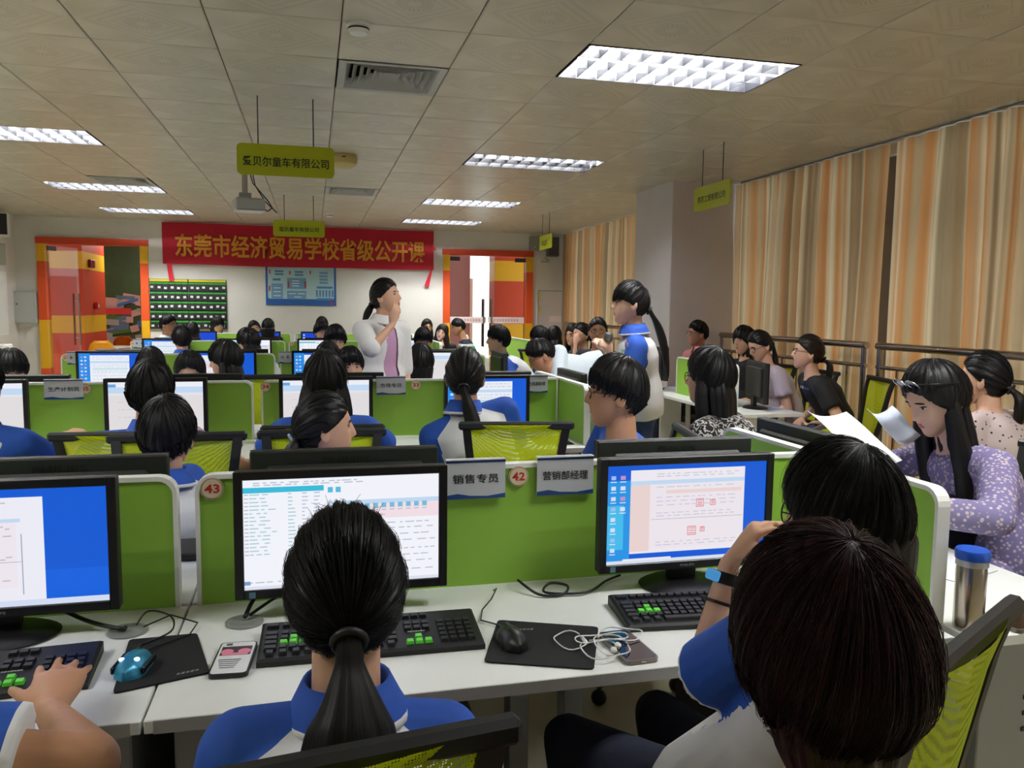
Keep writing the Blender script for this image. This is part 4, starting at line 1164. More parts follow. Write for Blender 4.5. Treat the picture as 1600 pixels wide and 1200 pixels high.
C_blk = cloth('black_cloth', (18, 18, 21)); C_wht = cloth('white_jacket', (226, 226, 226)); C_pink = cloth('pink_blouse', (196, 152, 186)); C_pw = cloth('pale_shirt', (206, 218, 228))
C_teal = cloth('dark_teal', (34, 54, 56)); C_dnavy = cloth('dark_navy', (18, 24, 40)); C_salm = cloth('salmon_shirt', (216, 140, 136)); C_gl = cloth('grey_lilac', (186, 172, 176))
def pattern_mat(name, kind):
    m = mat(name, (128, 128, 128), .8)
    nt = m.node_tree; b = nt.nodes['Principled BSDF']
    tc = nt.nodes.new('ShaderNodeTexCoord'); r = nt.nodes.new('ShaderNodeValToRGB'); cr = r.color_ramp
    if kind == 'floral':
        v = nt.nodes.new('ShaderNodeTexVoronoi'); v.inputs['Scale'].default_value = 75; src = v.outputs['Distance']; nt.links.new(tc.outputs['Object'], v.inputs['Vector'])
        cr.elements[0].position = .30; cr.elements[0].color = lin((196, 182, 186)) + (1,); cr.elements[1].position = .42; cr.elements[1].color = lin((126, 116, 158)) + (1,)
    elif kind == 'dots':
        v = nt.nodes.new('ShaderNodeTexVoronoi'); v.inputs['Scale'].default_value = 42; src = v.outputs['Distance']; nt.links.new(tc.outputs['Object'], v.inputs['Vector'])
        cr.elements[0].position = .20; cr.elements[0].color = lin((40, 36, 40)) + (1,); cr.elements[1].position = .24; cr.elements[1].color = lin((196, 178, 176)) + (1,)
    elif kind == 'lace':
        v = nt.nodes.new('ShaderNodeTexWave'); v.inputs['Scale'].default_value = 9; v.inputs['Distortion'].default_value = 14; v.inputs['Detail'].default_value = 4; v.inputs['Detail Scale'].default_value = 3; v.bands_direction = 'Z'
        src = v.outputs['Fac']; nt.links.new(tc.outputs['Object'], v.inputs['Vector'])
        cr.elements[0].position = .70; cr.elements[0].color = lin((20, 20, 22)) + (1,); cr.elements[1].position = .80; cr.elements[1].color = lin((190, 186, 182)) + (1,)
    elif kind == 'stripes':
        s = nt.nodes.new('ShaderNodeSeparateXYZ'); nt.links.new(tc.outputs['Object'], s.inputs[0])
        q = nt.nodes.new('ShaderNodeMath'); q.operation = 'MULTIPLY'; q.inputs[1].default_value = 4.2; nt.links.new(s.outputs[2], q.inputs[0])
        f = nt.nodes.new('ShaderNodeMath'); f.operation = 'FRACT'; nt.links.new(q.outputs[0], f.inputs[0]); src = f.outputs[0]
        cr.interpolation = 'CONSTANT'
        cr.elements[0].position = 0; cr.elements[0].color = lin((28, 34, 52)) + (1,)
        cr.elements[1].position = .30; cr.elements[1].color = lin((214, 216, 216)) + (1,)
        for p_, c_ in ((.52, (28, 34, 52)), (.68, (40, 160, 96)), (.86, (214, 216, 216))):
            e = cr.elements.new(p_); e.color = lin(c_) + (1,)
    elif kind == 'sequin':
        v = nt.nodes.new('ShaderNodeTexVoronoi'); v.inputs['Scale'].default_value = 90; src = v.outputs['Distance']; nt.links.new(tc.outputs['Object'], v.inputs['Vector'])
        cr.elements[0].position = .06; cr.elements[0].color = lin((190, 186, 180)) + (1,); cr.elements[1].position = .10; cr.elements[1].color = lin((16, 15, 17)) + (1,)
    nt.links.new(src, r.inputs[0]); nt.links.new(r.outputs[0], b.inputs['Base Color'])
    return m
C_flor = pattern_mat('lilac_floral', 'floral'); C_dots = pattern_mat('dotted_blouse', 'dots'); C_lace = pattern_mat('black_white_lace', 'lace'); C_strp = pattern_mat('rugby_stripes', 'stripes'); C_seq = pattern_mat('black_sequin', 'sequin')

def polo_material():
    m = cloth('school_polo', (216, 218, 220))
    nt = m.node_tree; b = nt.nodes['Principled BSDF']
    prev = None
    for nm, ca, cb_ in (('zone', (220, 222, 224), (36, 84, 180)), ('cuff', None, (236, 236, 238))):
        at = nt.nodes.new('ShaderNodeAttribute'); at.attribute_name = nm
        g = nt.nodes.new('ShaderNodeMath'); g.operation = 'GREATER_THAN'; g.inputs[1].default_value = 0.0
        nt.links.new(at.outputs['Fac'], g.inputs[0])
        mx = nt.nodes.new('ShaderNodeMix'); mx.data_type = 'RGBA'
        nt.links.new(g.outputs[0], mx.inputs[0])
        if prev is None: mx.inputs[6].default_value = lin(ca) + (1,)
        else: nt.links.new(prev, mx.inputs[6])
        mx.inputs[7].default_value = lin(cb_) + (1,)
        prev = mx.outputs[2]
    nt.links.new(prev, b.inputs['Base Color'])
    return m
C_polo = polo_material()
JOBS = []
def remesh_job(mb, voxel, smooth, deci, cb):
    JOBS.append((mb, voxel, smooth, deci, cb))
def run_jobs():
    tmp = []
    for mb, vx, sm, de, cb in JOBS:
        me = bpy.data.meshes.new('tmp'); me.from_pydata(mb.v, [], mb.f)
        bm = bmesh.new(); bm.from_mesh(me); bmesh.ops.recalc_face_normals(bm, faces=bm.faces); bm.to_mesh(me); bm.free()
        o = bpy.data.objects.new('tmp', me); COL.objects.link(o)
        r = o.modifiers.new('r', 'REMESH'); r.mode = 'VOXEL'; r.voxel_size = vx
        if sm:
            s = o.modifiers.new('s', 'SMOOTH'); s.iterations = sm; s.factor = .5
        if de < 1:
            d = o.modifiers.new('d', 'DECIMATE'); d.ratio = de
        tmp.append((o, me, cb))
    dg = bpy.context.evaluated_depsgraph_get()
    for o, me, cb in tmp:
        cb(bpy.data.meshes.new_from_object(o.evaluated_get(dg)))
    for o, me, cb in tmp:
        bpy.data.objects.remove(o); bpy.data.meshes.remove(me)

# ---- head shape in head space: x right, y forward, z up
def headsurf(d, feat=True):
    x, y, z = d[..., 0], d[..., 1], d[..., 2]
    k = np.clip(-z, 0, 1)
    px = .074 * x * (1 - .30 * k ** 1.8)
    py = np.where(y > 0, .090, .098) * y
    pz = np.where(z > 0, .112, .118) * z
    py = np.where(y < 0, py * (1 - .35 * k ** 1.5), py * (1 - .06 * k)) + .046 * k ** 2.2
    if feat:
        fr = np.clip(y * 3, 0, 1)
        ax = np.abs(x)
        nz = np.clip((.16 - z) / .36, 0, 1) * np.clip((z + .36) / .09, 0, 1)
        py = py + fr * (.021 * np.exp(-(x / .125) ** 2) * nz
                        + .005 * np.exp(-((ax - .13) / .06) ** 2 - ((z + .25) / .06) ** 2)
                        - .009 * np.exp(-((ax - .40) / .19) ** 2 - ((z - .03) / .12) ** 2)
                        + .003 * np.exp(-((ax - .36) / .26) ** 2 - ((z - .20) / .08) ** 2)
                        + .0065 * np.exp(-(x / .25) ** 2 - ((z + .50) / .10) ** 2)
                        - .004 * np.exp(-(x / .26) ** 2 - ((z + .505) / .022) ** 2)
                        + .004 * np.exp(-(x / .28) ** 2 - ((z + .84) / .12) ** 2)
                        - .003 * np.exp(-(x / .3) ** 2 - ((z + .68) / .06) ** 2))
    return np.stack([px, py, pz], -1)
def sdir(th, az):
    return np.stack([np.sin(th) * np.sin(az), np.sin(th) * np.cos(az), np.cos(th)], -1)

def head_mesh(mb, T, face=True, n=64, m=48):
    th = np.linspace(0.0, math.pi, m + 1)[:, None]; az0 = np.linspace(0, 2 * math.pi, n, endpoint=False)[None, :]
    az = az0 + .38 * np.sin(az0 - math.pi) * 1.0
    D = sdir(th * np.ones_like(az), az * np.ones_like(th))
    P = headsurf(D, face).reshape(-1, 3)
    vs = T(P); fs = []; mi = []
    Df = D.reshape(-1, 3)
    for i in range(m):
        for j in range(n):
            q = (j + 1) % n
            f = (i * n + j, (i + 1) * n + j, (i + 1) * n + q, i * n + q)
            c = Df[list(f)].mean(0)
            fs.append(f)
            mi.append(1 if face and c[1] > .5 and abs(c[0]) < .24 - 1.6 * abs(c[2] + .50) and -.60 < c[2] < -.42 else 0)
    o = len(mb.v)
    mb.v.extend([tuple(map(float, p)) for p in vs]); mb.f.extend([tuple(o + a for a in f) for f in fs]); mb.m.extend(mi)
    def ell(c, r, m_, rz=0.0, ry=0.0):
        e = MB().ellipsoid((0, 0, 0), r, 0, Matrix.Rotation(rz, 3, 'Z') @ Matrix.Rotation(ry, 3, 'Y'), 12, 8)
        vv = T(np.array(e.v) + np.array(c)); mb.add(vv, e.f, m_)
    for s in (-1, 1):
        ell((s * .073, -.010, -.012), (.009, .020, .031), 0, s * .35, -s * .12)
        ell((s * .0775, -.014, -.008), (.006, .015, .022), 0, s * .5, -s * .12)
        if face:
            c = headsurf(np.array([[s * .40, math.sqrt(1 - .16 - .0009), .03]]))[0]
            ell(c + (0, -.0015, 0), (.0135, .0065, .0052), 2, -s * .30)
            ell(c + (-s * .0006, .0005, 0), (.0058, .0060, .0050), 3, -s * .30)
            ell(c + (0, .001, .0056), (.0152, .0058, .0016), 4, -s * .30)
            c = headsurf(np.array([[s * .40, math.sqrt(1 - .16 - .045), .21]]))[0]
            ell(c, (.0185, .0042, .0030), 4, -s * .34, s * .10)

def hair_cap(zl, thick, pole=(0, -.35, .93), n=96, m=22, groove=.0016, seed=0, top=0.0, fringe=0.0):
    """hair shell: zl = hairline height (dir z) at azimuth 0,35,60,90,125,180 degrees from the face."""
    r = np.random.default_rng(seed)
    w = np.array(pole, float); w /= np.linalg.norm(w)
    a = np.cross(w, [1, 0, 0]); a /= np.linalg.norm(a); b = np.cross(w, a)
    az = np.linspace(0, 2 * math.pi, n, endpoint=False)
    ths = np.linspace(.02, math.pi - .02, 160)
    dirs = np.cos(ths)[None, :, None] * w + np.sin(ths)[None, :, None] * (np.cos(az)[:, None, None] * a + np.sin(az)[:, None, None] * b)
    va = np.degrees(np.abs(np.arctan2(dirs[..., 0], dirs[..., 1])))
    line = np.interp(va, [0, 35, 60, 90, 125, 180], zl)
    ins = dirs[..., 2] > line
    tmax = np.array([ths[np.argmin(q)] if not q.all() else ths[-1] for q in ins])
    tmax = np.maximum(tmax, .2)
    tmax = tmax + r.normal(0, .010 if fringe == 0 else fringe, n)
    P = []; U = []
    ph = r.uniform(0, 6.28, 4)
    g = groove * (np.sin(az * 43 + 2 * np.sin(az * 5 + ph[0])) + .7 * np.sin(az * 71 + ph[1]) + 1.2 * np.sin(az * 17 + ph[2]))
    for i in range(m + 2):
        s = min(i / m, 1.0)
        t = tmax * s
        D = np.cos(t)[:, None] * w + np.sin(t)[:, None] * (np.cos(az)[:, None] * a + np.sin(az)[:, None] * b)
        S = headsurf(D, False)
        N = S / np.linalg.norm(S, axis=1)[:, None]
        th = thick * (1 - .55 * s ** 5) + g * min(1, s * 4) + top * np.clip(D[:, 2], 0, 1) ** 2
        if i == m + 1: th = -.012 * np.ones(n)
        P.append(S + N * th[:, None]); U.append(az / (2 * math.pi) * 3.0)
    fs = []
    for i in range(m + 1):
        for j in range(n):
            q = (j + 1) % n
            fs.append((i * n + j, i * n + q, (i + 1) * n + q, (i + 1) * n + j))
    o = len(P) * n
    P = np.concatenate(P); U = np.concatenate(U)
    P = np.concatenate([P, P[:n].mean(0)[None]]); U = np.concatenate([U, [0]])
    fs += [(o, (j + 1) % n, j) for j in range(n)]
    return P, fs, U
class HB:
    def __init__(self): self.P = []; self.f = []; self.u = []; self.k = 0
    def add(self, P, fs, U):
        P = np.asarray(P, float)
        self.P.append(P); self.f += [tuple(self.k + i for i in f) for f in fs]; self.u.append(np.asarray(U, float)); self.k += len(P)
    def tail(self, path, rad, n=36, flat=.6, groove=.0018, seed=0, tipfray=.0, side=None):
        r = np.random.default_rng(seed); ph = r.uniform(0, 6.28, 3)
        path = [Vector(p) for p in path]
        # resample
        L = len(path); P = []; U = []; m = 22
        cum = [0.0]
        for i in range(1, L): cum.append(cum[-1] + (path[i] - path[i - 1]).length)
        def at(t):
            s = t * cum[-1]
            for i in range(1, L):
                if s <= cum[i] + 1e-9:
                    f = (s - cum[i - 1]) / max(1e-9, cum[i] - cum[i - 1])
                    p0, p1, p2, p3 = path[max(i - 2, 0)], path[i - 1], path[i], path[min(i + 1, L - 1)]
                    return .5 * ((2 * p1) + (p2 - p0) * f + (2 * p0 - 5 * p1 + 4 * p2 - p3) * f ** 2 + (3 * p1 - p0 - 3 * p2 + p3) * f ** 3)
            return path[-1].copy()
        ks = np.linspace(0, 1, len(rad))
        sd = Vector(side) if side is not None else None
        for i in range(m + 1):
            t = i / m; c = at(t); tg = (at(min(1, t + .02)) - at(max(0, t - .02))).normalized()
            s_ = sd if sd is not None else Vector((1, 0, 0))
            s_ = (s_ - tg * s_.dot(tg)).normalized(); f_ = tg.cross(s_)
            R_ = float(np.interp(t, ks, rad))
            for k in range(n):
                a = 2 * math.pi * k / n
                g = 1 + (groove / .03) * (math.sin(a * 13 + ph[0]) + .8 * math.sin(a * 7 + ph[1] + t * 2) + .5 * math.sin(a * 3 + ph[2]))
                q = c + (s_ * math.cos(a) + f_ * math.sin(a) * flat) * R_ * g
                if tipfray and i == m: q = q + tg * r.uniform(-tipfray, tipfray)
                P.append(tuple(q)); U.append(abs(a / 6.283 - .5) * 2.0 * (R_ / .09) ** 0)
        fs = [(i * n + j, i * n + (j + 1) % n, (i + 1) * n + (j + 1) % n, (i + 1) * n + j) for i in range(m) for j in range(n)]
        fs += [tuple(range(n)), tuple(m * n + j for j in reversed(range(n)))]
        self.add(P, fs, U)
    def strands(self, lines, r0=.0006):
        for ln in lines:
            P = []; n = len(ln)
            for i, p in enumerate(ln):
                p = Vector(p); t = (Vector(ln[min(i + 1, n - 1)]) - Vector(ln[max(i - 1, 0)])).normalized()
                a = t.orthogonal().normalized(); b = t.cross(a); rr_ = r0 * (1 - .7 * i / n)
                for k in range(3):
                    an = 2.094 * k; P.append(tuple(p + (a * math.cos(an) + b * math.sin(an)) * rr_))
            fs = [(i * 3 + j, i * 3 + (j + 1) % 3, (i + 1) * 3 + (j + 1) % 3, (i + 1) * 3 + j) for i in range(n - 1) for j in range(3)]
            self.add(P, fs, np.full(len(P), random.uniform(0, 3)))
    def build(self, m, parent, off, label=None):
        P = np.concatenate(self.P) - np.array(off)
        me = bpy.data.meshes.new('hair'); me.from_pydata([tuple(map(float, p)) for p in P], [], self.f)
        bm = bmesh.new(); bm.from_mesh(me); bmesh.ops.recalc_face_normals(bm, faces=bm.faces); bm.to_mesh(me); bm.free()
        me.materials.append(m)
        at = me.attributes.new('strand_u', 'FLOAT', 'POINT'); at.data.foreach_set('value', np.concatenate(self.u).astype(np.float32))
        me.polygons.foreach_set('use_smooth', [True] * len(self.f))
        return link('hair', me, parent, label=label)

def ik(S, T, l1, l2, pole):
    d = T - S; L = d.length
    mx = (l1 + l2) * .995
    if L > mx:
        T = S + d * (mx / L); d = T - S; L = mx
    d = d / L
    c = (l1 * l1 + L * L - l2 * l2) / (2 * l1 * L); c = max(-1, min(1, c)); s = math.sqrt(1 - c * c)
    p = pole - d * pole.dot(d)
    p = p.normalized() if p.length > 1e-6 else d.orthogonal().normalized()
    return S + d * l1 * c + p * l1 * s, T

def hand(mb, w, d, n, side, curl=.35, s=1.0, spread=.08, curls=None, thumb=.5):
    """wrist w, finger direction d, palm normal n; side +1 right hand."""
    d = Vector(d).normalized(); n = Vector(n); n = (n - d * n.dot(d)).normalized()
    t = d.cross(n) * side          # towards the thumb
    def ring_(c, hw, ht): return [c + t * (hw * math.cos(2 * math.pi * k / 12)) + n * (ht * math.sin(2 * math.pi * k / 12)) for k in range(12)]
    mb.rings([ring_(w - d * .02 * s, .024 * s, .019 * s), ring_(w + d * .01 * s, .027 * s, .018 * s), ring_(w + d * .045 * s, .038 * s, .016 * s), ring_(w + d * .08 * s, .041 * s, .0145 * s), ring_(w + d * .094 * s, .036 * s, .011 * s)])
    for i, (o_, L) in enumerate(((.031, .070), (.0105, .079), (-.0105, .073), (-.031, .056))):
        a = spread * (1.5 - i)
        b_ = w + d * (.086 - .006 * abs(i - 1)) * s + t * o_ * s
        dd = (d * math.cos(a) + t * math.sin(a)).normalized()
        c_ = curls[i] if curls else curl
        nn = n.copy(); r = .0088 if i < 3 else .0078
        for f, k_ in ((.46, .7), (.30, 1.0), (.24, .8)):
            an = c_ * k_
            dd, nn = (dd * math.cos(an) + nn * math.sin(an)).normalized(), (nn * math.cos(an) - dd * math.sin(an)).normalized()
            e = b_ + dd * L * f * s
            mb.capsule(b_, e, r * s, r * .93 * s, 8); b_ = e; r *= .93
    b_ = w + d * .022 * s + t * .026 * s + n * .004 * s
    dd = (d * .80 + t * .52 + n * .25 * thumb).normalized()
    for L, r, bend in ((.040, .0125, 0), (.032, .0105, .3), (.026, .0093, .3)):
        dd = (dd + d * bend * .6 + n * bend * thumb).normalized()
        e = b_ + dd * L * s
        mb.capsule(b_, e, r * s, r * .93 * s, 8); b_ = e

PEOPLE = []
def person(label, head, body=0.0, look=None, pitch=0.0, roll=0.0, pose='sit', hair='short', hcol='black', top='polo', skin='a', face=True, glasses=False,
           hands=('desk', 'desk'), s=1.0, male=False, near=False, hip=None, bottom=None, lean=None, sleeve=.62, hlen=.3, seat=.45, hopt=None, curls=(None, None), palm=(None, None), fdir=(None, None), poles=(None, None), lean_dir=None, thumbs=(.5, .5), tail=None, strands=None, shw=None, tuck=None):
    strands = 120 if strands is None else strands
    look = body if look is None else look
    if hands == ('desk', 'desk') and head[1] > 6: hands = ('lap', 'lap')
    a = math.radians(body)
    fw = Vector((math.sin(a), math.cos(a), 0)); rt = Vector((math.cos(a), -math.sin(a), 0)); up = Vector((0, 0, 1))
    la = math.radians(look)
    RH = Matrix.Rotation(-la, 3, 'Z') @ Matrix.Rotation(math.radians(pitch), 3, 'X') @ Matrix.Rotation(math.radians(roll), 3, 'Y')
    Hc = Vector(head)
    RHn = np.array(RH); Hn = np.array(Hc)
    T = lambda P: (np.asarray(P) * s) @ RHn.T + Hn
    Tv = lambda p: Hc + RH @ (Vector(p) * s)
    hfw = RH @ Vector((0, 1, 0))
    tilt = math.radians(pitch)
    N = Hc + Vector((0, 0, -(.173 if near else .168 if face else .150) * s)) - Vector((math.sin(la), math.cos(la), 0)) * (.028 * s)
    if pitch < -10: N = N - Vector((math.sin(la), math.cos(la), 0)) * (.05 * s)
    if pose == 'sit':
        hz = seat + .115
        dz = N.z - hz
        Lt = min(.47 * s, dz + .04)
        off = math.sqrt(max(0.0, Lt * Lt - dz * dz)) if dz < Lt else 0.0
        ld = fw if lean_dir is None else Vector((math.sin(math.radians(lean_dir)), math.cos(math.radians(lean_dir)), 0))
        hp = N - ld * off; hp.z = hz
    else:
        hp = Vector((N.x, N.y, N.z - .52 * s)) - fw * .02
    if hip is not None: hp = Vector(hip)
    root = thing('person', label, 'person', (hp.x, hp.y, 0))
    off0 = Vector((hp.x, hp.y, 0))
    sp = (N - hp); spu = sp.normalized()
    # torso frame: up along the spine, right kept
    tu = spu; tf = (fw - tu * fw.dot(tu)).normalized(); tr = tf.cross(tu).normalized()
    sw = (.185 if male else .165) * s
    if shw: sw = shw
    def spine(t):
        p = hp + sp * t
        return p - tf * (.045 * s * math.sin(math.pi * min(1, max(0, t)))) * (1 if pose == 'sit' else .2)
    def tring(t, w, d, e=0.0, n=20):
        c = spine(t)
        return [c + tr * ((w * s + e) * math.cos(2 * math.pi * k / n)) + tf * ((d * s + e) * math.sin(2 * math.pi * k / n)) for k in range(n)]
    prof = [(-.20, .10, .07), (-.12, .155, .105), (.05, .165, .112), (.25, .150, .105), (.45, .138, .100), (.68, .152, .112), (.84, .150, .100), (.93, .115, .078), (1.0, .062, .058)] if not male else \
           [(-.20, .10, .07), (-.12, .150, .105), (.05, .160, .112), (.25, .155, .110), (.45, .152, .108), (.68, .170, .118), (.84, .168, .104), (.93, .125, .080), (1.0, .066, .062)]
    S = [N - tu * (.055 * s) + tr * (sd * sw) for sd in (-1, 1)]
    l1, l2 = .285 * s, .245 * s
    E_, Wr = [], []
    for i, sd in enumerate((-1, 1)):
        h_ = hands[i]
        if h_ == 'desk': tgt = S[i] + fw * (.36 * s) + tr * (-sd * .05); tgt.z = .845
        elif h_ == 'lap': tgt = hp + fw * (.30 * s) + tr * (sd * .09); tgt.z = seat + .205
        elif h_ == 'down': tgt = S[i] + Vector((0, 0, -.51 * s)) + tr * (sd * .05) + fw * .05
        else: tgt = Vector(h_)
        pl = Vector(poles[i]) if poles[i] is not None else (Vector((0, 0, -.55)) + tr * (sd * .8) - fw * .1 if h_ == 'desk' else Vector((0, 0, -1)) + tr * (sd * .35) - fw * .3)
        e, t_ = ik(S[i], tgt, l1, l2, pl)
        E_.append(e); Wr.append(t_)
    # legs
    K, A = [], []
    for sd in (-1, 1):
        hj = hp + tr * (sd * .085 * s)
        if pose == 'sit':
            k = hj + fw * (.40 * s) + tr * (sd * .05); k.z = seat + .075
            an = k + fw * ((.06 if sd > 0 else .12) if tuck is None else tuck); an.z = .09
        else:
            k = Vector((hj.x, hj.y, hp.z * .53)) + fw * .02; an = Vector((hj.x, hj.y, .09)) + tr * sd * .02
        K.append((hj, k)); A.append(an)
    vx = .0055 if near else .013
    de = .28 if near else .55
    # ---- skin body
    b = MB()
    b.rings([tring(t, w * .93, d * .93) for t, w, d in prof])
    b.capsule(N - tu * .03 * s, Tv((0, -.018, -.045)), .052 * s if not male else .058 * s, .050 * s, 14)
    for i, sd in enumerate((-1, 1)):
        b.capsule(N - tu * .03 * s, S[i], .050 * s, .050 * s, 12)
        b.capsule(S[i], E_[i], .046 * s, .036 * s, 12)
        b.capsule(E_[i], Wr[i], .037 * s, .0215 * s, 12)
        fd = Vector(fdir[i]) if fdir[i] is not None else (Wr[i] - E_[i])
        pn = Vector(palm[i]) if palm[i] is not None else Vector((0, 0, -1)) + tr * (-sd * .2) + fw * .01
        hand(b, Wr[i] + fd.normalized() * .012, fd, pn, sd, s=.93 * s if not male else s, curls=curls[i], curl=.30, thumb=thumbs[i])
        hj, k = K[i]
        b.capsule(hj, k, .068 * s, .050 * s, 12); b.capsule(k, A[i], .048 * s, .034 * s, 12)
        b.capsule(A[i], A[i] + fw * .13 - up * .045, .034, .026, 10)
    hm = MB(); head_mesh(hm, T, face, *((72, 56) if near else (48, 36)))
    sk = SKINS[skin]
    def body_cb(me, root=root, hm=hm, off0=off0, sk=sk):
        h2 = bpy.data.meshes.new('h'); h2.from_pydata(hm.v, [], hm.f)
        bm = bmesh.new(); bm.from_mesh(me); 
        for f in bm.faces: f.material_index = 0
        nf = len(bm.faces)
        bm.from_mesh(h2); bm.faces.ensure_lookup_table()
        bmesh.ops.recalc_face_normals(bm, faces=bm.faces[nf:])
        for f, q in zip(bm.faces[nf:], hm.m): f.material_index = q
        for f in bm.faces: f.smooth = True
        bmesh.ops.translate(bm, verts=bm.verts, vec=-off0)
        out = bpy.data.meshes.new('body'); bm.to_mesh(out); bm.free()
        for q in (sk, M_lip, M_eyew, M_iris, M_brow): out.materials.append(q)
        bpy.data.meshes.remove(me); bpy.data.meshes.remove(h2)
        link('body', out, root)
    remesh_job(b, vx, 6 if near else 2, de, body_cb)
    # ---- clothing
    def cloth_cb(name, mats, classify=None, drop=None, attrs=None):
        def cb(me, root=root, off0=off0):
            n = len(me.polygons); c = np.zeros(n * 3); me.polygons.foreach_get('center', c); c = c.reshape(-1, 3)
            me.materials.clear()
            for q in mats: me.materials.append(q)
            mi = classify(c) if classify else np.zeros(n, int)
            me.polygons.foreach_set('material_index', mi.astype(np.int32))
            me.polygons.foreach_set('use_smooth', [True] * n)
            if attrs is not None:
                vc = np.zeros(len(me.vertices) * 3); me.vertices.foreach_get('co', vc)
                for nm, val in attrs(vc.reshape(-1, 3)).items():
                    me.attributes.new(nm, 'FLOAT', 'POINT').data.foreach_set('value', val.astype(np.float32))
            bm = bmesh.new(); bm.from_mesh(me)
            if drop is not None:
                dr = drop(c); bm.faces.ensure_lookup_table()
                bmesh.ops.delete(bm, geom=[bm.faces[i] for i in np.nonzero(dr)[0]], context='FACES')
            bmesh.ops.translate(bm, verts=bm.verts, vec=-off0); bm.to_mesh(me); bm.free()
            link(name, me, root)
        return cb
    Nn, trn, tfn, tun = (np.array(q) for q in (N, tr, tf, tu))
    En = [np.array(q) for q in E_]; Sn = [np.array(q) for q in S]; Wn = [np.array(q) for q in Wr]
    def sleeve_pt(i, f):
        return S[i].lerp(E_[i], f) if f <= 1 else E_[i].lerp(Wr[i], f - 1)
    def shirt_geo(e, f, loose=.012, low=-.12):
        q = MB()
        q.rings([tring(t, w, d, e + (loose if t < .3 else 0)) for t, w, d in prof if t >= low - 1e-6 and t < .99] + [tring(.985, .068, .062, e * .4)])
        for i in (0, 1):
            q.capsule(N - tu * .035 * s, S[i], .050 * s + e * .6, .054 * s + e, 14)
            if f <= 1:
                q.tube([S[i], sleeve_pt(i, f * .5), sleeve_pt(i, f)], [.054 * s + e, .054 * s + e + .004, .055 * s + e + .008], 14)
                q.ellipsoid(S[i], (.054 * s + e,) * 3, n=14, m=10)
            else:
                q.ellipsoid(S[i], (.054 * s + e,) * 3, n=14, m=10)
                q.capsule(S[i], E_[i], .052 * s + e, .044 * s + e, 14)
                q.tube([E_[i], E_[i].lerp(Wr[i], .5 * (f - 1)), sleeve_pt(i, f)], [.043 * s + e, .041 * s + e, .036 * s + e], 14)
        return q
    vxc = .007 if near else .014
    dec = .35 if near else .6
    e = .009
    if top == 'polo':
        def zones(c):
            q = c - Nn; lx = np.abs(q @ trn); lz = -(q @ tun)
            zone = lx - np.minimum(.066 * s + np.clip(lz, 0, .3) * 1.5, .150 * s)
            zone = np.where(lz > .13 * s, -.02, zone)
            cuff = np.full(len(c), -1.0)
            for i in (0, 1):
                d = En[i] - Sn[i]; L = np.linalg.norm(d); d = d / L
                t = (c - Sn[i]) @ d; rad = np.linalg.norm((c - Sn[i]) - t[:, None] * d, axis=1)
                sd_l = (q @ trn) * (1 if i else -1)
                arm = (rad < .090 * s) & (t > .05) & (sd_l > .115 * s)
                zone = np.where(arm, np.maximum(zone, .02), zone)
                cuff = np.where((rad < .090) & (sd_l > .08 * s), np.maximum(cuff, t - (L * sleeve - .012)), cuff)
            return dict(zone=zone, cuff=cuff)
        remesh_job(shirt_geo(e, sleeve), vxc, 3, dec, cloth_cb('polo_shirt', [C_polo], attrs=zones))
        cm, ct = C_blue, C_trim
    elif top == 'jacket':
        remesh_job(shirt_geo(.006, .3), vxc, 3, dec, cloth_cb('blouse', [C_pink]))
        def drp(c):
            q = c - Nn; return (q @ tfn > .02) & (np.abs(q @ trn) < .042 + .06 * np.clip(-(q @ tun) - .0, 0, .5))
        remesh_job(shirt_geo(.018, sleeve, .03), vxc, 3, dec, cloth_cb('jacket', [C_wht], None, drp))
        cm, ct = C_wht, C_wht
    else:
        remesh_job(shirt_geo(e, sleeve, .02), vxc, 3, dec, cloth_cb('dress' if top is C_flor else 'shirt', [top]))
        cm, ct = (top, top) if top in (C_pw, C_salm) else (None, None)
    if cm is not None:
        ax = (Tv((0, -.018, -.045)) - N).normalized(); cs = tr - ax * tr.dot(ax); cs.normalize(); cf_ = ax.cross(cs) * -1
        if cf_.dot(tf) < 0: cf_ = -cf_
        q = MB()
        def cring(r, h, g): 
            out = []
            for k in range(25):
                an = math.pi / 2 + g + (2 * math.pi - 2 * g) * k / 24
                out.append(N + ax * h * s + cs * (r * s * math.cos(an)) + cf_ * (r * s * math.sin(an)))
            return out
        q.rings([cring(.060, -.012, .05), cring(.0585, .048, .10), cring(.064, .052, .12), cring(.080, .020, .16), cring(.090, .002, .22)], 0, False)
        q.rings([cring(.090, .002, .22), cring(.094, -.008, .25), cring(.086, -.008, .25)], 1, False)
        q.v = [tuple(Vector(p) - off0) for p in q.v]
        q.build('collar', [cm, ct], root, smooth=True)
    bt = bottom or C_navy
    lg = MB()
    lg.rings([tring(t, w, d, .007) for t, w, d in prof[:4]])
    for i in (0, 1):
        hj, k = K[i]
        lg.capsule(hj, k, .078 * s, .062 * s, 12); lg.capsule(k, A[i] + up * .03, .060 * s, .048 * s, 12)
    remesh_job(lg, .016 if not near else .012, 2, .6, cloth_cb('skirt' if top is C_flor else 'trousers', [bt if top is not C_flor else C_flor]))
    for i in (0, 1):
        q = MB(); c = A[i] - off0
        rs = []
        for t_, w_, h_ in ((-.07, .026, .05), (-.05, .036, .075), (.02, .038, .075), (.09, .044, .05), (.15, .042, .038), (.185, .024, .024)):
            rs.append([Vector((c.x, c.y, 0)) + fw * t_ + tr * (w_ * math.cos(an)) + up * (h_ / 2 + h_ / 2 * math.sin(an) + .002) for an in [2 * math.pi * k / 10 for k in range(10)]])
        q.rings(rs); q.build('shoe', C_shoe, root, smooth='auto')
    # ---- hair
    hb = HB()
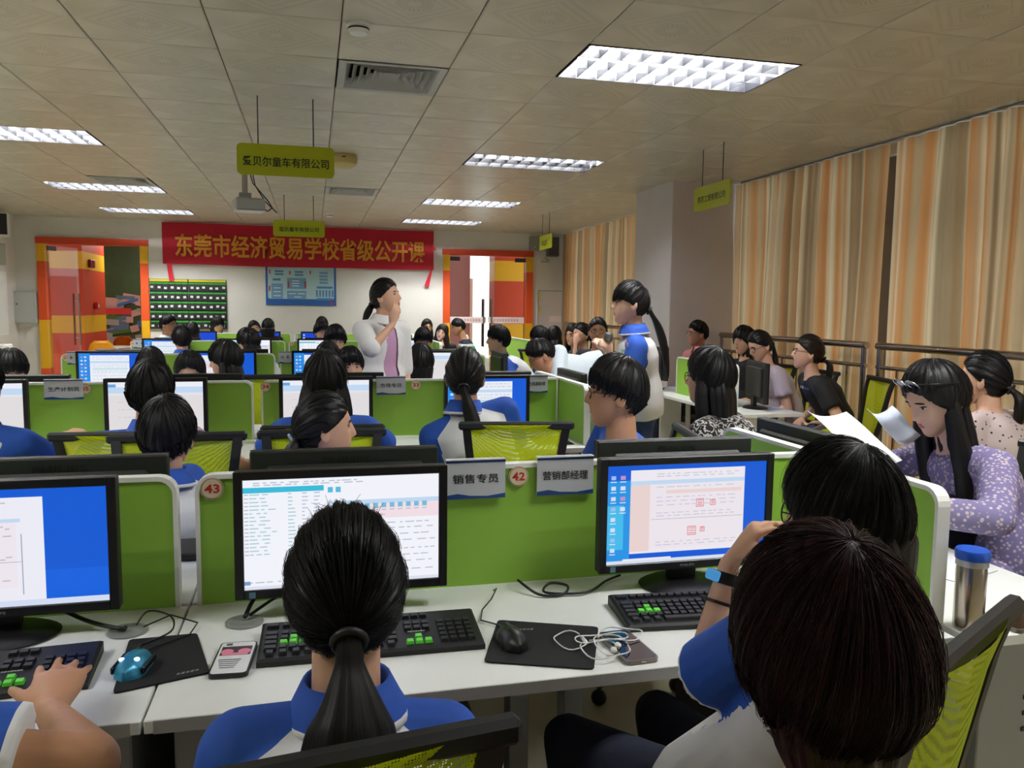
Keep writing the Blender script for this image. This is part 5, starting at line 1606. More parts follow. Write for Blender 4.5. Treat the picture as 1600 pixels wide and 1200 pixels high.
    sd_ = int(abs(Hc.x * 1000 + Hc.y * 77)) % 997
    st = hair
    hn, hm_ = ((192, 34) if near else (96, 20))
    ly = Vector((math.sin(la), math.cos(la), 0)); lx_ = Vector((math.cos(la), -math.sin(la), 0))
    def W3(x, y, z): return Hc + lx_ * x * s + ly * y * s + Vector((0, 0, z * s))
    def cap(zl, th, **k):
        k.setdefault('pole', (0, -.35, .93))
        P, f, U = hair_cap(zl, th, n=hn, m=hm_, seed=sd_, **k); hb.add(T(P), f, U)
    tie = None
    if st == 'short':       # boys: full fringe, cropped back
        cap([.36, .32, .16, -.02, -.34, -.56], .020, top=.010, fringe=.035)
    elif st == 'crop':      # older men, forehead open
        cap([.56, .46, .22, .08, -.30, -.50], .011, top=.008)
    elif st == 'bowl':
        cap([.16, .12, .0, -.16, -.50, -.70], .026, top=.008, fringe=.02)
    elif st in ('pony', 'ponybang'):
        cap([.60, .50, .30, -.02, -.50, -.66] if st == 'pony' else [.20, .22, .16, -.05, -.52, -.66], .015, pole=(0, -.90, -.22) if st == 'pony' else (0, -.55, .55), top=.004)
        tie = Tv((0, -.112, -.040))
        if tail is not None: pth = [Tv((0, -.095, -.030)), tie] + [Vector(q) for q in tail]
        else: pth = [Tv((0, -.095, -.03)), tie, W3(0, -.150, -.085), W3(0, -.150, -.17), W3(.01, -.135, -.17 - hlen * .5), W3(.015, -.125, -.12 - hlen)]
        hb.tail(pth, hopt if isinstance(hopt, list) else [.020, .017, .030, .034, .030, .020, .006], 40 if near else 24, .75, seed=sd_, tipfray=.012, side=lx_)
    elif st == 'bob':       # chin length, round
        cap([.30, .20, -.1, -.50, -.72, -.80], .026, top=.006)
        hb.tail([W3(0, -.035, .02), W3(0, -.045, -.08), W3(0, -.040, -.17)], [.060, .092, .084, .062], 40, .80, seed=sd_, side=lx_)
    elif st == 'roundbob':
        cap([.30, .20, -.05, -.34, -.80, -.94], .026, top=.004)
        hb.tail([W3(0, -.030, .0), W3(0, -.038, -.07), W3(0, -.040, -.115), W3(0, -.040, -.140), W3(0, -.038, -.165)], [.055, .074, .062, .045, .022], 48, .80, seed=sd_, side=lx_, tipfray=.012)
    elif st == 'longbob':
        cap([.50, .34, .0, -.45, -.70, -.80], .024, top=.004)
        hb.tail([W3(0, -.04, .02), W3(0, -.055, -.10), W3(0, -.06, -.20), W3(0, -.05, -.12 - hlen)], [.060, .094, .092, .085, .060], 44, .72, seed=sd_, side=lx_)
        for q in (-1, 1): hb.tail([W3(q * .066, .005, .0), W3(q * .078, .0, -.10), W3(q * .080, -.01, -.06 - hlen * .7)], [.026, .034, .034, .018], 24, 1.0, seed=sd_ + q, side=lx_)
    elif st in ('long', 'longbang'):
        cap([.58, .42, .06, -.40, -.70, -.80] if st == 'long' else [.18, .15, .0, -.40, -.70, -.80], .020, top=.004)
        hb.tail([W3(0, -.045, .02), W3(0, -.070, -.12), W3(0, -.100, -.24), W3(0, -.105, -.12 - hlen)], [.060, .092, .096, .095, .075], 44, .55, seed=sd_, side=lx_, tipfray=.012)
        for q in (-1, 1): hb.tail([W3(q * .062, -.005, .0), W3(q * .078, -.02, -.10), W3(q * .085, -.05, -.22), W3(q * .08, -.07, -.08 - hlen * .8)], [.024, .032, .036, .030, .012], 24, .9, seed=sd_ + q, side=lx_)
    if strands:
        lines = []
        P0 = np.concatenate(hb.P[:1])
        rows = P0[:-1].reshape(hm_ + 2, hn, 3)
        for _ in range(strands):
            j0 = rng.uniform(0, hn); i0 = rng.uniform(1, hm_ * .6); i1 = min(hm_, i0 + rng.uniform(hm_ * .3, hm_ * .9)); dr = rng.normal(0, 5); lift = abs(rng.normal(0, .0016)) + .0004
            ln = []
            for t_ in np.linspace(0, 1, 9):
                i_ = i0 + (i1 - i0) * t_; j_ = (j0 + dr * t_ * t_) % hn
                a_, b_ = int(i_), int(j_) % hn
                fi, fj = i_ - a_, j_ - int(j_)
                a2 = min(a_ + 1, hm_); b2_ = (b_ + 1) % hn
                p = rows[a_, b_] * (1 - fi) * (1 - fj) + rows[a2, b_] * fi * (1 - fj) + rows[a_, b2_] * (1 - fi) * fj + rows[a2, b2_] * fi * fj
                nrm = p - Hn; nrm = nrm / np.linalg.norm(nrm)
                ln.append(p + nrm * lift * (1 + t_))
            lines.append(ln)
        for _ in range(strands // 60):      # fly-away hairs on the crown
            an = rng.uniform(0, 6.28); d0 = np.array([math.sin(an) * .5, math.cos(an) * .4 - .1, .85]); d0 /= np.linalg.norm(d0)
            p = T(headsurf(d0[None], False) + d0 * .016)[0]; v = RHn @ (d0 + rng.normal(0, .6, 3)); v /= np.linalg.norm(v)
            L = rng.uniform(.012, .035)
            lines.append([p + v * L * t_ + np.array([0, 0, -.3 * L * t_ * t_]) for t_ in np.linspace(0, 1, 5)])
        hb.strands(lines, .00055 if near else .0012)
        if st in ('short', 'bowl', 'crop', 'ponybang', 'longbang', 'roundbob'):
            lk = []
            for j in range(0, hn, 2 if near else 1):
                if st in ('ponybang', 'longbang'):
                    loc_ = (rows[hm_, j] - Hn) @ RHn
                    if loc_[1] < .06: continue
                p0, p1 = rows[hm_ - 4, j], rows[hm_, j]; dv_ = p1 - p0; nn_ = np.linalg.norm(dv_)
                if nn_ < 1e-6: continue
                dv_ = dv_ / nn_; out = p1 - Hn; out = out / np.linalg.norm(out)
                L = rng.uniform(.004, .020) * (.5 if st == 'crop' else 1)
                sl = np.cross(out, dv_) * rng.normal(0, .006)
                lk.append([p0 + out * .002, (p0 + p1) / 2 + out * .003, p1 + out * .001 + sl * .5, p1 + dv_ * L * .6 - out * .003 + sl, p1 + dv_ * L - out * .005 + sl * 1.4])
            hb.strands(lk, .0042)
    hb.build(HAIR[hcol], root, off0)
    if tie is not None:
        q = MB(); c = tie - off0; dd = (Tv((0, -.13, -.052)) - Tv((0, -.10, -.035))).normalized(); a_ = dd.orthogonal().normalized(); b_ = dd.cross(a_)
        q.tube([c + (a_ * math.cos(t_) + b_ * math.sin(t_)) * .021 * s for t_ in [2 * math.pi * k / 16 for k in range(16)]], .006, 8, closed=True)
        q.build('hair_tie', mat('hair_tie', (28, 26, 30), .5) if hopt != 'pale' else mat('pale_hair_tie', (150, 170, 196), .5), root, smooth=True)
    if glasses:
        q = MB()
        for sd in (-1, 1):
            c = np.array([sd * .032, .0935, .002])
            q.tube([Tv(c + np.array([.0245 * math.cos(t_), -.004 * abs(math.cos(t_)) - sd * .0, .0185 * math.sin(t_)])) - off0 for t_ in [2 * math.pi * k / 20 for k in range(20)]], .0016 * s, 6, closed=True)
            q.tube([Tv(p_) - off0 for p_ in ((sd * .056, .090, .008), (sd * .072, .06, .008), (sd * .079, -.005, .004), (sd * .078, -.025, -.012))], .0016 * s, 6)
        q.tube([Tv(p_) - off0 for p_ in ((-.009, .094, .006), (0, .096, .009), (.009, .094, .006))], .0014 * s, 6)
        q.build('glasses', mat('glasses_frame', (26, 24, 26), .3), root, smooth=True)
    PEOPLE.append(dict(root=root, Tv=Tv, off=off0, hp=hp, W=Wr, E=E_, S=S, N=N, fw=fw, rt=tr, body=body))
    return PEOPLE[-1]
# ================================================================== THE CAST
def hd(px, py, Y): return atY(px, py, Y)

# --- front row, near side
P2 = person('girl in blue and white polo with long ponytail, seen from behind at middle front desk', hd(540, 922, 1.19), 0, pitch=-4, hair='pony', near=True, face=False, shw=.145, hip=(.02, 1.13, .565), hands=('lap', 'lap'), strands=1500,
            tail=[hd(546, 1050, 1.06), hd(548, 1110, 1.04), hd(546, 1170, 1.03), hd(540, 1290, 1.03)], s=1.0, hopt=[.020, .017, .034, .055, .066, .066, .050])
P3 = person('girl in round glasses resting her head on raised arm, right front desk', hd(1314, 806, 1.14), -14, look=-34, pitch=-4, hair='bob', near=True, glasses=True, strands=1000, s=.90,
            hands=(tuple(atY(1140, 880, 1.33)), (1.04, 1.36, .66)), hip=(.74, 1.285, .565), tuck=-.12, poles=(tuple(Vector((.74, 1.40, .84)) - Vector((.76, 1.24, .97))), None), fdir=((.45, -.25, .8), None), palm=((.75, -.2, -.4), None), curls=((.6, .6, .7, .8), None), sleeve=.85)
P4 = person('woman with short reddish brown hair and black sequin top, closest to the camera', hd(1288, 1022, .705), -14, tuck=-.16, look=2, pitch=-2, hair='roundbob', hcol='red', top=C_seq, near=True, face=False, hands=('lap', 'lap'), strands=2200, s=.97, hip=(.50, .60, .565))
P1 = person('student at the left picture edge, blue sleeve and hand on keyboard', (-.80, 1.20, 1.14), 4, hair='short', near=True, face=False, skin='b', male=True, s=1.08, hands=('lap', tuple(atZ(78, 1112, .812))), poles=(None, (1, -.30, -.10)), fdir=(None, (-.12, 1, .12)), palm=(None, (0, -.1, -1)), curls=(None, (.16, .12, .14, .18)), sleeve=.72)
# --- front row, far side (turned to watch)
P34 = person('student with short black hair before the number 43 divider gap, back of head toward us', hd(262, 682, 2.80), -74, look=6, hip=(-.49, 2.83, .565), hair='short', face=False, s=1.0, hands=('lap', 'lap'))
P28 = person('girl with low ponytail in right profile behind the middle front monitor', hd(508, 668, 2.85), 100, look=82, hip=(.03, 2.84, .565), tuck=-.14, hair='pony', hands=('lap', 'lap'), hopt='pale', s=1.0, tail=[hd(462, 690, 2.82), hd(450, 720, 2.80), hd(446, 760, 2.80)])
P13 = person('boy in blue polo and black glasses turned left behind the right front monitor', hd(962, 615, 2.72), -78, look=-74, hip=(1.14, 2.94, .565), tuck=-.14, hair='short', glasses=True, male=True, skin='b', top=C_blue, hands=('lap', 'lap'), s=1.04)
# --- second row
P33 = person('boy in blue and white polo with black hair at second row monitor, from behind', hd(236, 615, 3.62), 5, hip=(-.68, 3.50, .565), hair='short', face=False, male=True, hands=('desk', 'desk'), s=1.06)
P27 = person('girl with long loose black hair in polo facing her second row monitor', hd(508, 596, 3.62), 3, hip=(.05, 3.56, .565), hair='long', face=False, hlen=.20, s=1.05)
P26 = person('girl in white and blue polo with short ponytail, second row right', hd(727, 588, 3.58), 5, look=14, hair='pony', face=False, hlen=.12, s=1.06, tail=[hd(738, 655, 3.44), hd(746, 680, 3.42), hd(744, 712, 3.42)], hands=('lap', 'lap'), hip=(.82, 3.54, .565))
P35 = person('student leaning in from left picture edge at second row, blue sleeve showing', hd(-34, 605, 3.62), 12, hip=(-1.36, 3.56, .565), hair='short', face=False, male=True, hands=('desk', (-1.08, 4.02, .84)))
P29 = person('boy peeking over the second row divider between long haired girl and teacher', hd(547, 574, 5.30), 180, hip=(.15, 5.38, .565), look=172, hair='short', male=True, hands=('lap', 'lap'))
P37 = person('girl with centre parted hair and thin glasses, only forehead above divider', hd(297, 580, 5.30), 180, look=180, pitch=-22, hair='long', glasses=True, hands=('lap', 'lap'), hlen=.2)
P36 = person('dark haired head looking down at far left second row', hd(18, 580, 5.25), 180, hip=(-1.66, 5.44, .565), look=160, pitch=-20, hair='short', male=True, hands=('lap', 'lap'))
# --- third row
P38 = person('long haired girl in left profile beside the centre parted girl, third row', hd(352, 562, 6.12), -15, hip=(-.62, 5.97, .565), look=-75, pitch=-8, hair='longbang', hlen=.25, hands=('lap', 'lap'), top=C_blk, s=1.12)
P24 = person('student with smooth black bob right of the teacher, third row', hd(657, 566, 6.12), 0, hip=(.85, 6.02, .565), hair='bob', face=False, s=1.05)
P39 = person('dark haired student behind the tall boy, third row left', hd(236, 572, 6.12), 0, hip=(-1.20, 5.95, .565), hair='bob', face=False)
P48 = person('dark haired student behind the long haired girl, third row centre', hd(512, 562, 6.15), 0, hip=(.12, 6.06, .565), hair='bob', face=False)
P30 = person('boy in glasses with thick black hair facing us left of teacher', hd(524, 532, 7.82), 180, look=170, hair='bowl', glasses=True, male=True, hands=('lap', 'lap'), top=C_blk, s=1.1)
P23 = person('boy whose forehead shows right of the teacher, third row far side', hd(661, 533, 7.82), 180, look=180, pitch=-14, hair='short', male=True, hands=('lap', 'lap'))
# --- fourth and fifth rows
P40 = person('boy with cropped hair from behind at fourth row, near number 18', hd(284, 530, 8.65), -8, look=-14, hair='short', face=False, male=True, s=1.05)
P44 = person('long haired student looking left at fourth row', hd(388, 534, 8.65), -50, look=-70, pitch=-15, hair='longbang', hlen=.15, s=1.1)
P41 = person('man with buzz cut and glasses turned right below the left pocket chart', hd(263, 508, 10.4), 130, look=110, hair='crop', glasses=True, male=True, skin='b', top=C_pw)
P42 = person('dark haired student at fifth row left before the blue screen', hd(300, 519, 11.15), 0, hair='bob', face=False, s=.95)
P43 = person('dark haired person below the right pocket chart', hd(340, 509, 12.85), 180, look=150, pitch=-10, hair='bob', top=C_blk)
P46 = person('girl with tilted head and glasses at the back left of the poster', hd(398, 514, 12.85), 180, look=170, roll=14, hair='long', glasses=True, top=C_blk)
P47 = person('dark haired person right behind the tilted head girl', hd(419, 511, 11.2), 0, hair='bob', top=C_blk, face=False, s=.85)
P31 = person('woman seated farthest back under the poster facing us', hd(503, 508, 12.85), 180, look=190, hair='longbob', glasses=True, top=C_blk)
P49 = person('half hidden face left of the boy with thick hair, fourth row', hd(502, 519, 10.35), 180, look=150, hair='short', male=True)
P22 = person('woman in glasses with long brown hair far right of teacher', hd(667, 511, 12.85), 180, look=170, hair='long', glasses=True, hcol='dark', top=C_blk)
P21 = person('woman resting her head left of the striped shirt man', hd(690, 520, 11.85), 180, look=200, roll=-18, hair='longbob', hcol='dark', top=C_blk, skin='c')
P20 = person('man in navy green white striped shirt leaning left before right door', hd(716, 511, 11.3), -80, look=-90, pitch=-16, hair='crop', male=True, skin='b', top=C_strp, pose='stand', hip=tuple(hd(745, 600, 11.5)), hands=('down', 'down'))
P19 = person('boy in blue polo facing left with lime chair, before right door', hd(778, 531, 7.10), -85, look=-84, hair='short', male=True, s=1.0, hands=((1.80, 7.0, .72), (1.80, 7.22, .72)), tuck=-.16, hip=(2.0, 7.10, .565))
# --- right side
P18 = person('man in pale shirt and glasses bending down to the left', hd(846, 556, 5.75), -78, look=-80, pitch=-34, hair='crop', glasses=True, male=True, skin='b', top=C_pw, pose='stand', hip=(2.20, 5.95, .95), hands=((1.52, 5.6, .80), (1.55, 5.45, .80)), sleeve=1.5, s=1.08)
P18b = person('student in blue with dark hair behind the bending man', hd(843, 531, 7.62), -90, look=-60, hair='short', male=True, top=C_blue, face=False, hands=('lap', 'lap'))
P15 = person('woman with long black hair in black, back turned, before the notice board', hd(866, 526, 9.35), 40, look=30, hair='long', face=False, top=C_blk, hands=('lap', 'lap'), hlen=.28)
P16a = person('woman partly hidden behind the dark green top woman', hd(896, 524, 8.75), -110, look=-120, hair='longbob', top=C_gl, glasses=True, hands=('lap', 'lap'))
P16 = person('woman in dark green top and glasses touching her cheek', hd(908, 523, 8.05), -112, look=-110, hair='pony', glasses=True, top=C_teal, hands=(tuple(hd(899, 540, 7.9)), 'lap'), skin='a')
P17 = person('woman in dark navy top and glasses looking straight, next to cheek toucher', hd(934, 518, 6.62), -125, look=-160, hair='pony', glasses=True, top=C_dnavy, hands=('lap', 'lap'), skin='b')
P14 = person('standing girl in blue and white polo holding a silver microphone', hd(984, 474, 4.68), -72, look=-78, pose='stand', hair='ponybang', s=1.10, hands=(tuple(hd(955, 560, 4.45)), tuple(hd(948, 556, 4.60))), poles=((0, 0, -1), (.2, -.4, -1)), bottom=C_jean, skin='c',
             fdir=((-.3, -.2, .6), (-.3, .1, .8)), palm=((-.4, .5, .1), (-.5, .4, .1)), curls=((1.1, 1.1, 1.1, 1.1), (1.1, 1.1, 1.1, 1.1)), tail=[hd(1028, 510, 4.70), hd(1038, 545, 4.70), hd(1044, 590, 4.70)], hip=tuple(Vector((hd(1003, 600, 4.72).x, 4.72, .86))))
P25 = person('teacher in white blazer and pink top standing, hand raised to her chin', hd(603, 464, 5.68), 145, look=118, pitch=10, pose='stand', hair='pony', top='jacket', skin='a', hands=('down', tuple(hd(614, 506, 5.45))), sleeve=1.12, poles=(None, (-1, -.1, -.7)), bottom=C_pink,
             fdir=(None, (.25, -.1, 1)), palm=(None, (-.2, .9, .2)), curls=(None, (.25, .45, .6, .7)), tail=[hd(578, 482, 5.70), hd(572, 495, 5.72), hd(567, 506, 5.72)], s=1.04)
P12 = person('woman in black and white lace top with glasses, turned away left', hd(1108, 590, 3.35), -40, look=-44, hair='longbob', hlen=.20, glasses=True, top=C_lace, hands=('lap', 'lap'), s=1.06)
P11 = person('man in salmon shirt and glasses before the column looking left', hd(1090, 521, 7.1), -100, hip=(3.70, 7.1, .565), look=-85, hair='crop', glasses=True, male=True, skin='b', top=C_salm, hands=('lap', 'lap'))
P10 = person('woman with black hair behind the bowed woman by the railing', hd(1162, 533, 6.42), -95, hip=(3.80, 6.42, .565), look=-110, hair='bob', top=C_blk, hands=('lap', 'lap'))
P9 = person('woman in grey lilac shirt with head bowed and dark ponytail by the railing', hd(1187, 540, 5.76), -85, hip=(3.74, 5.76, .565), look=-95, pitch=-24, hair='pony', glasses=True, top=C_gl, hands=('lap', 'lap'), skin='a')
P8 = person('woman in black T-shirt and glasses with brown ponytail on lime chair', hd(1262, 551, 5.15), -74, look=-66, pitch=4, hair='pony', hcol='dark', glasses=True, top=C_blk, bottom=C_jean, hands=((3.56, 5.04, .67), (3.56, 5.27, .67)), s=1.04, hlen=.12, hip=(3.74, 5.11, .565))
P7 = person('woman in dotted blouse behind the floral dress woman at right edge', hd(1537, 592, 3.0), -20, look=-30, hair='pony', face=False, top=C_dots, hands=('lap', 'lap'), hlen=.1)
P6 = person('woman in lilac floral dress with sunglasses on her head, reading papers', hd(1462, 622, 2.28), -88, look=-88, pitch=-26, hair='long', top=C_flor, skin='c', hands=((1.76, 2.06, .87), (1.76, 2.34, .87)), poles=((.2, -1, -.3), (.2, 1, -.3)), sleeve=1.85, s=1.02, hlen=.38, hip=(2.30, 2.24, .60))
P5 = person('student in white and blue polo at the right picture edge, only shoulder showing', (2.14, 1.80, 1.00), -60, hair='short', face=False, male=True, hands=('lap', 'lap'), hip=(2.30, 1.60, .565))

run_jobs()

# ------------------------------------------------------------------ chairs for the seated
_hold = chair(P4['hp'].x + .005, P4['hp'].y - .02, -14, 'lime mesh chair with armrests under the woman closest to the camera')
chair(-.05, 1.118, -8, 'lime mesh chair under the front ponytail girl, dark top bar at bottom')
chair(.80, 1.20, -30, 'lime mesh chair of the girl in round glasses, beside the reddish haired woman')
chair(.86, 3.50, 8, 'lime mesh chair back in plain view right of the short ponytail girl')
chair(-.27, 5.42, 180, 'lime mesh chair seen in the gap between second row desks')
for P_, yw, lb in ((P1, 4, 'student at the left picture edge, front row'), (P33, 5, 'second row boy before the front left monitor'), (P27, 3, 'long haired second row girl'),
                   (P34, 180, 'student behind the divider gap'), (P28, 180, 'profile girl behind middle monitor'), (P13, -78, 'boy in black glasses'), (P8, -74, 'woman in black T-shirt'), (P9, -85, 'bowed woman by the railing'),
                   (P19, -85, 'boy facing left before right door'), (P6, -88, 'floral dress woman'), (P12, -40, 'lace top woman'), (P5, -60, 'student at the right picture edge'),
                   (P15, 40, 'back turned woman before the notice board'), (P16, -112, 'cheek touching woman'), (P17, -125, 'woman in dark navy top'), (P11, -100, 'man in salmon shirt'), (P10, -95, 'woman behind the bowed woman'),
                   (P7, -20, 'dotted blouse woman'), (P35, 12, 'student leaning in at second row left edge')):
    q_ = math.radians(yw)
    chair(P_['hp'].x - .02 * math.sin(q_), P_['hp'].y - .02 * math.cos(q_), yw, 'lime mesh chair under the ' + lb, arms=P_ is P4)

# ------------------------------------------------------------------ prints on shirts, laid onto the cloth itself
from mathutils.bvhtree import BVHTree
def shirt_print(P_, part, rects, name):
    ob = next(c for c in P_['root'].children if c.name.startswith(part))
    me = ob.data
    tree = BVHTree.FromPolygons([v.co.copy() for v in me.vertices], [tuple(p.vertices) for p in me.polygons])
    o = Vector((0, 0, CAM_H)) - P_['off']
    for x0, y0, x1, y1, m in rects:
        vs = []
        for i in range(3):
            for j in range(3):
                h = tree.ray_cast(o, Vector(ray(x0 + (x1 - x0) * i / 2, y0 + (y1 - y0) * j / 2)).normalized())
                if h[0] is None: break
                n = h[1] if h[1].dot(o - h[0]) > 0 else -h[1]
                vs.append(h[0] + n * .003)
        if len(vs) == 9:
            q = MB(); q.add(vs, [(i * 3 + j, (i + 1) * 3 + j, (i + 1) * 3 + j + 1, i * 3 + j + 1) for i in range(2) for j in range(2)])
            q.build(name, m, P_['root'])
_pw = mat('print_white', (190, 192, 194), .7); _pb = mat('print_blue', (70, 84, 130), .7)
shirt_print(P8, 'shirt', [(1247, 600, 1250, 604, _pw), (1251, 602, 1253, 606, _pw), (1254, 603, 1256, 607, _pw), (1257, 605, 1260, 608, _pb), (1261, 606, 1264, 609, _pb)], 'chest_print')
shirt_print(P14, 'polo_shirt', [(977, 534, 983, 543, mat('badge_lilac', (120, 116, 176), .7)), (971, 546, 979, 551, mat('badge_green', (130, 206, 176), .7))], 'chest_badge')
# ================================================================== SMALL THINGS
# phones
def phone(x, y, rz, label, art=False, base=ZS):
    p = thing('smartphone', label, 'phone', (x, y, base), rz)
    MB().prism(rrect(.074, .152, .011), 0, .009, 0, 'xy').build('case', M_black if art else mat('phone_case', (120, 112, 106), .3, .3), p, smooth='auto')
    if art:
        MB().prism(rrect(.068, .146, .009), .009, .0094, 0, 'xy').build('back_print', mat('phone_white', (222, 222, 224), .4), p)
        a = MB(); a.box((0, .030, .0097), (.060, .042, .0004), 0)
        for q in (-1, 1): a.ellipsoid((q * .017, .026, .0100), (.013, .013, .0006), 1)
        a.box((0, .014, .0100), (.05, .01, .0004), 1)
        for q in range(5): a.box((-.006, -.012 - q * .009, .0097), (.044 - .004 * q, .003, .0004), 2)
        a.box((-.018, .062, .0099), (.012, .010, .0004), 2)
        a.build('pattern', [mat('phone_art_dark', (70, 60, 66), .5), mat('phone_art_pink', (226, 130, 156), .5), mat('phone_art_grey', (90, 92, 96), .5)], p)
    else:
        MB().prism(rrect(.067, .145, .009), .009, .0094, 0, 'xy').build('glass', mat('phone_glass', (26, 16, 18), .08), p)
        MB().box((0, -.0765, .0045), (.010, .0012, .003)).build('port', M_steel, p)
phone(-.164, 1.648, math.radians(-4), 'phone with pink cartoon pattern case face down before the middle keyboard', True)
phone(.640, 1.535, math.radians(4), 'dark phone in clear case lying beside white earphones')
phone(1.60, 1.475, math.radians(-72), 'phone lying on the end desk behind the lime chair')
# earphones
ep = thing('earphones', 'tangled white wired earphones on the mouse pad edge and phone', 'earphones', (.585, 1.555, ZS + .006))
r_ = random.Random(4)
def loop(cx, cy, rx, ry, a0, a1, z, n=20): return [(cx + rx * math.cos(a0 + (a1 - a0) * i / n), cy + ry * math.sin(a0 + (a1 - a0) * i / n), z + .003 * math.sin(i * .9)) for i in range(n + 1)]
for q in (loop(-.055, .03, .035, .045, .6, 6.6, .002), loop(.055, .02, .05, .035, -2.6, 3.2, .010), loop(-.01, -.03, .04, .05, 2.5, 8.0, .004), loop(.02, -.02, .035, .055, 0, 6.2, .006), loop(.01, .015, .06, .02, 0, 6.2, .008)):
    MB().tube(q, .0016, 6).build('wire', mat('earphone_white', (226, 226, 224), .4), ep, smooth=True)
MB().capsule((-.03, .005, .006), (-.03, .03, .006), .004, .004).build('remote', MATS['earphone_white'], ep, smooth=True)
for q in ((.03, -.03, .008), (.015, -.045, .006)): MB().ellipsoid(q, (.007, .009, .006)).build('earbud', MATS['earphone_white'], ep, smooth=True)
# vacuum cup
bt = thing('vacuum_cup', 'steel vacuum cup with blue lid on the end desk', 'cup', (1.452, 1.475, ZS))
MB().lathe((0, 0, 0), [(.030, 0), (.032, .004), (.0325, .135), (.031, .150)], 28).build('body', M_steel, bt, smooth='auto')
MB().lathe((0, 0, 0), [(.034, .148), (.034, .165)], 28).build('collar', mat('cup_collar', (190, 190, 192), .3, .6), bt, smooth='auto')
MB().lathe((0, 0, 0), [(.036, .163), (.0365, .180), (.034, .185), (.0, .186)], 28).build('lid', mat('cup_blue', (24, 84, 196), .3), bt, smooth='auto')
pn = thing('pen', 'silver pen leaning on the end desk beside the cup', 'pen', (1.53, 1.50, ZS + .004))
MB().tube([(0, 0, .0), (.03, .09, .05), (.035, .105, .058)], [.003, .004, .004], 8).build('barrel', mat('pen_grey', (120, 124, 128), .3, .5), pn, smooth='auto')
MB().tube([(.035, .105, .058), (.040, .12, .066)], .0045, 8).build('cap', M_chrome, pn, smooth='auto')
MB().prism([(-.10, -.14), (.10, -.14), (.10, .14), (-.10, .14)], 0, .002, 0, 'xy').build('paper_sheet', mat('paper_white', (226, 228, 230), .7), None, loc=(1.72, 1.90, ZS), rot=(0, 0, .3), label='white paper sheet lying flat on the end desk', cat='paper')
# papers held by the floral dress woman
def sheet(c, ax, ay, w, h, bend, label, m):
    vs = []; fs = []; ax = Vector(ax).normalized(); ay = Vector(ay).normalized(); n = ax.cross(ay)
    for i in range(9):
        for k in range(7):
            u, v = i / 8 - .5, k / 6 - .5
            vs.append(ax * u * w + ay * v * h + n * bend * (u * u * 4 + .3 * math.sin(v * 4)))
    for i in range(8):
        for k in range(6): fs.append((i * 7 + k, (i + 1) * 7 + k, (i + 1) * 7 + k + 1, i * 7 + k + 1))
    o = MB(); o.add(vs, fs); ob = o.build('paper_sheet', m, None, smooth=True, loc=c, label=label, cat='paper')
    sm = ob.modifiers.new('thickness', 'SOLIDIFY'); sm.thickness = .0006
    return ob
sheet(atY(1330, 688, 2.20), (.9, .25, -.06), (-.15, .75, .38), .19, .26, .02, 'white paper held up before the floral dress woman', MATS['paper_white'])
sheet(atY(1392, 670, 2.42), (.9, .1, .05), (.1, .7, .25), .12, .2, .03, 'curled white paper near the floral dress woman\'s chin', mat('paper_blueish', (196, 206, 226), .7))
# sunglasses on her head
T6 = P6['Tv']
sgl = thing('sunglasses', 'dark sunglasses pushed up on the floral dress woman\'s hair', 'sunglasses', tuple(T6((0, .06, .10))))
o6 = Vector(sgl.location)
for q in (-1, 1):
    MB().tube([T6((q * .030 + .025 * math.cos(t), .083 + .010 * math.sin(t), .093 + .020 * math.sin(t))) - o6 for t in [2 * math.pi * k / 20 for k in range(20)]], .0022, 6, closed=True).build('rim', M_chrome, sgl, smooth=True)
    l = MB(); l.add([T6((q * .030 + .024 * math.cos(t), .083 + .010 * math.sin(t), .093 + .019 * math.sin(t))) - o6 for t in [2 * math.pi * k / 20 for k in range(20)]], [tuple(range(20))])
    l.build('lens', mat('smoked_lens', (40, 36, 40), .08), sgl)
    MB().tube([T6(p_) - o6 for p_ in ((q * .054, .080, .096), (q * .080, .04, .08), (q * .092, -.03, .05))], .002, 6).build('temple', M_black, sgl, smooth=True)
# watch and band of the girl with glasses
W3_, E3 = P3['W'][0], P3['E'][0]
def band(c, d, r, h, name, m, parent, off):
    d = Vector(d).normalized(); a = d.orthogonal().normalized(); b = d.cross(a); q = MB()
    rs = [[Vector(c) - Vector(off) + d * (t * h / 2) + (a * math.cos(an) + b * math.sin(an)) * (r + k) for an in [2 * math.pi * i / 24 for i in range(24)]] for t, k in ((-1, 0), (-1, .004), (1, .004), (1, 0))]
    q.rings(rs, caps=False); return q.build(name, m, parent, smooth='auto')
ar = (E3 - W3_).normalized()
wa = thing('smart_watch', 'black smart band with blue face on the raised wrist', 'watch', tuple(W3_ + ar * .03))
band(W3_ + ar * .03, ar, .029, .022, 'strap', M_black, wa, W3_ + ar * .03)
_v = (Vector((0, 0, CAM_H)) - W3_); _v = (_v - ar * _v.dot(ar)).normalized(); _lf = (_v * .5 - Vector((.9, -.1, 0)) * .9); _lf = (_lf - ar * _lf.dot(ar)).normalized()
MB().box(_lf * .035, (.030, .012, .020), rot=_lf.to_track_quat('Y', 'Z').to_matrix(), bev=.003).build('watch_face', glow((70, 150, 210), .8), wa)
hbn = thing('hair_band', 'thin black elastic band on the raised forearm', 'band', tuple(W3_ + ar * .075))
band(W3_ + ar * .075, ar, .032, .006, 'elastic', M_black, hbn, W3_ + ar * .075)
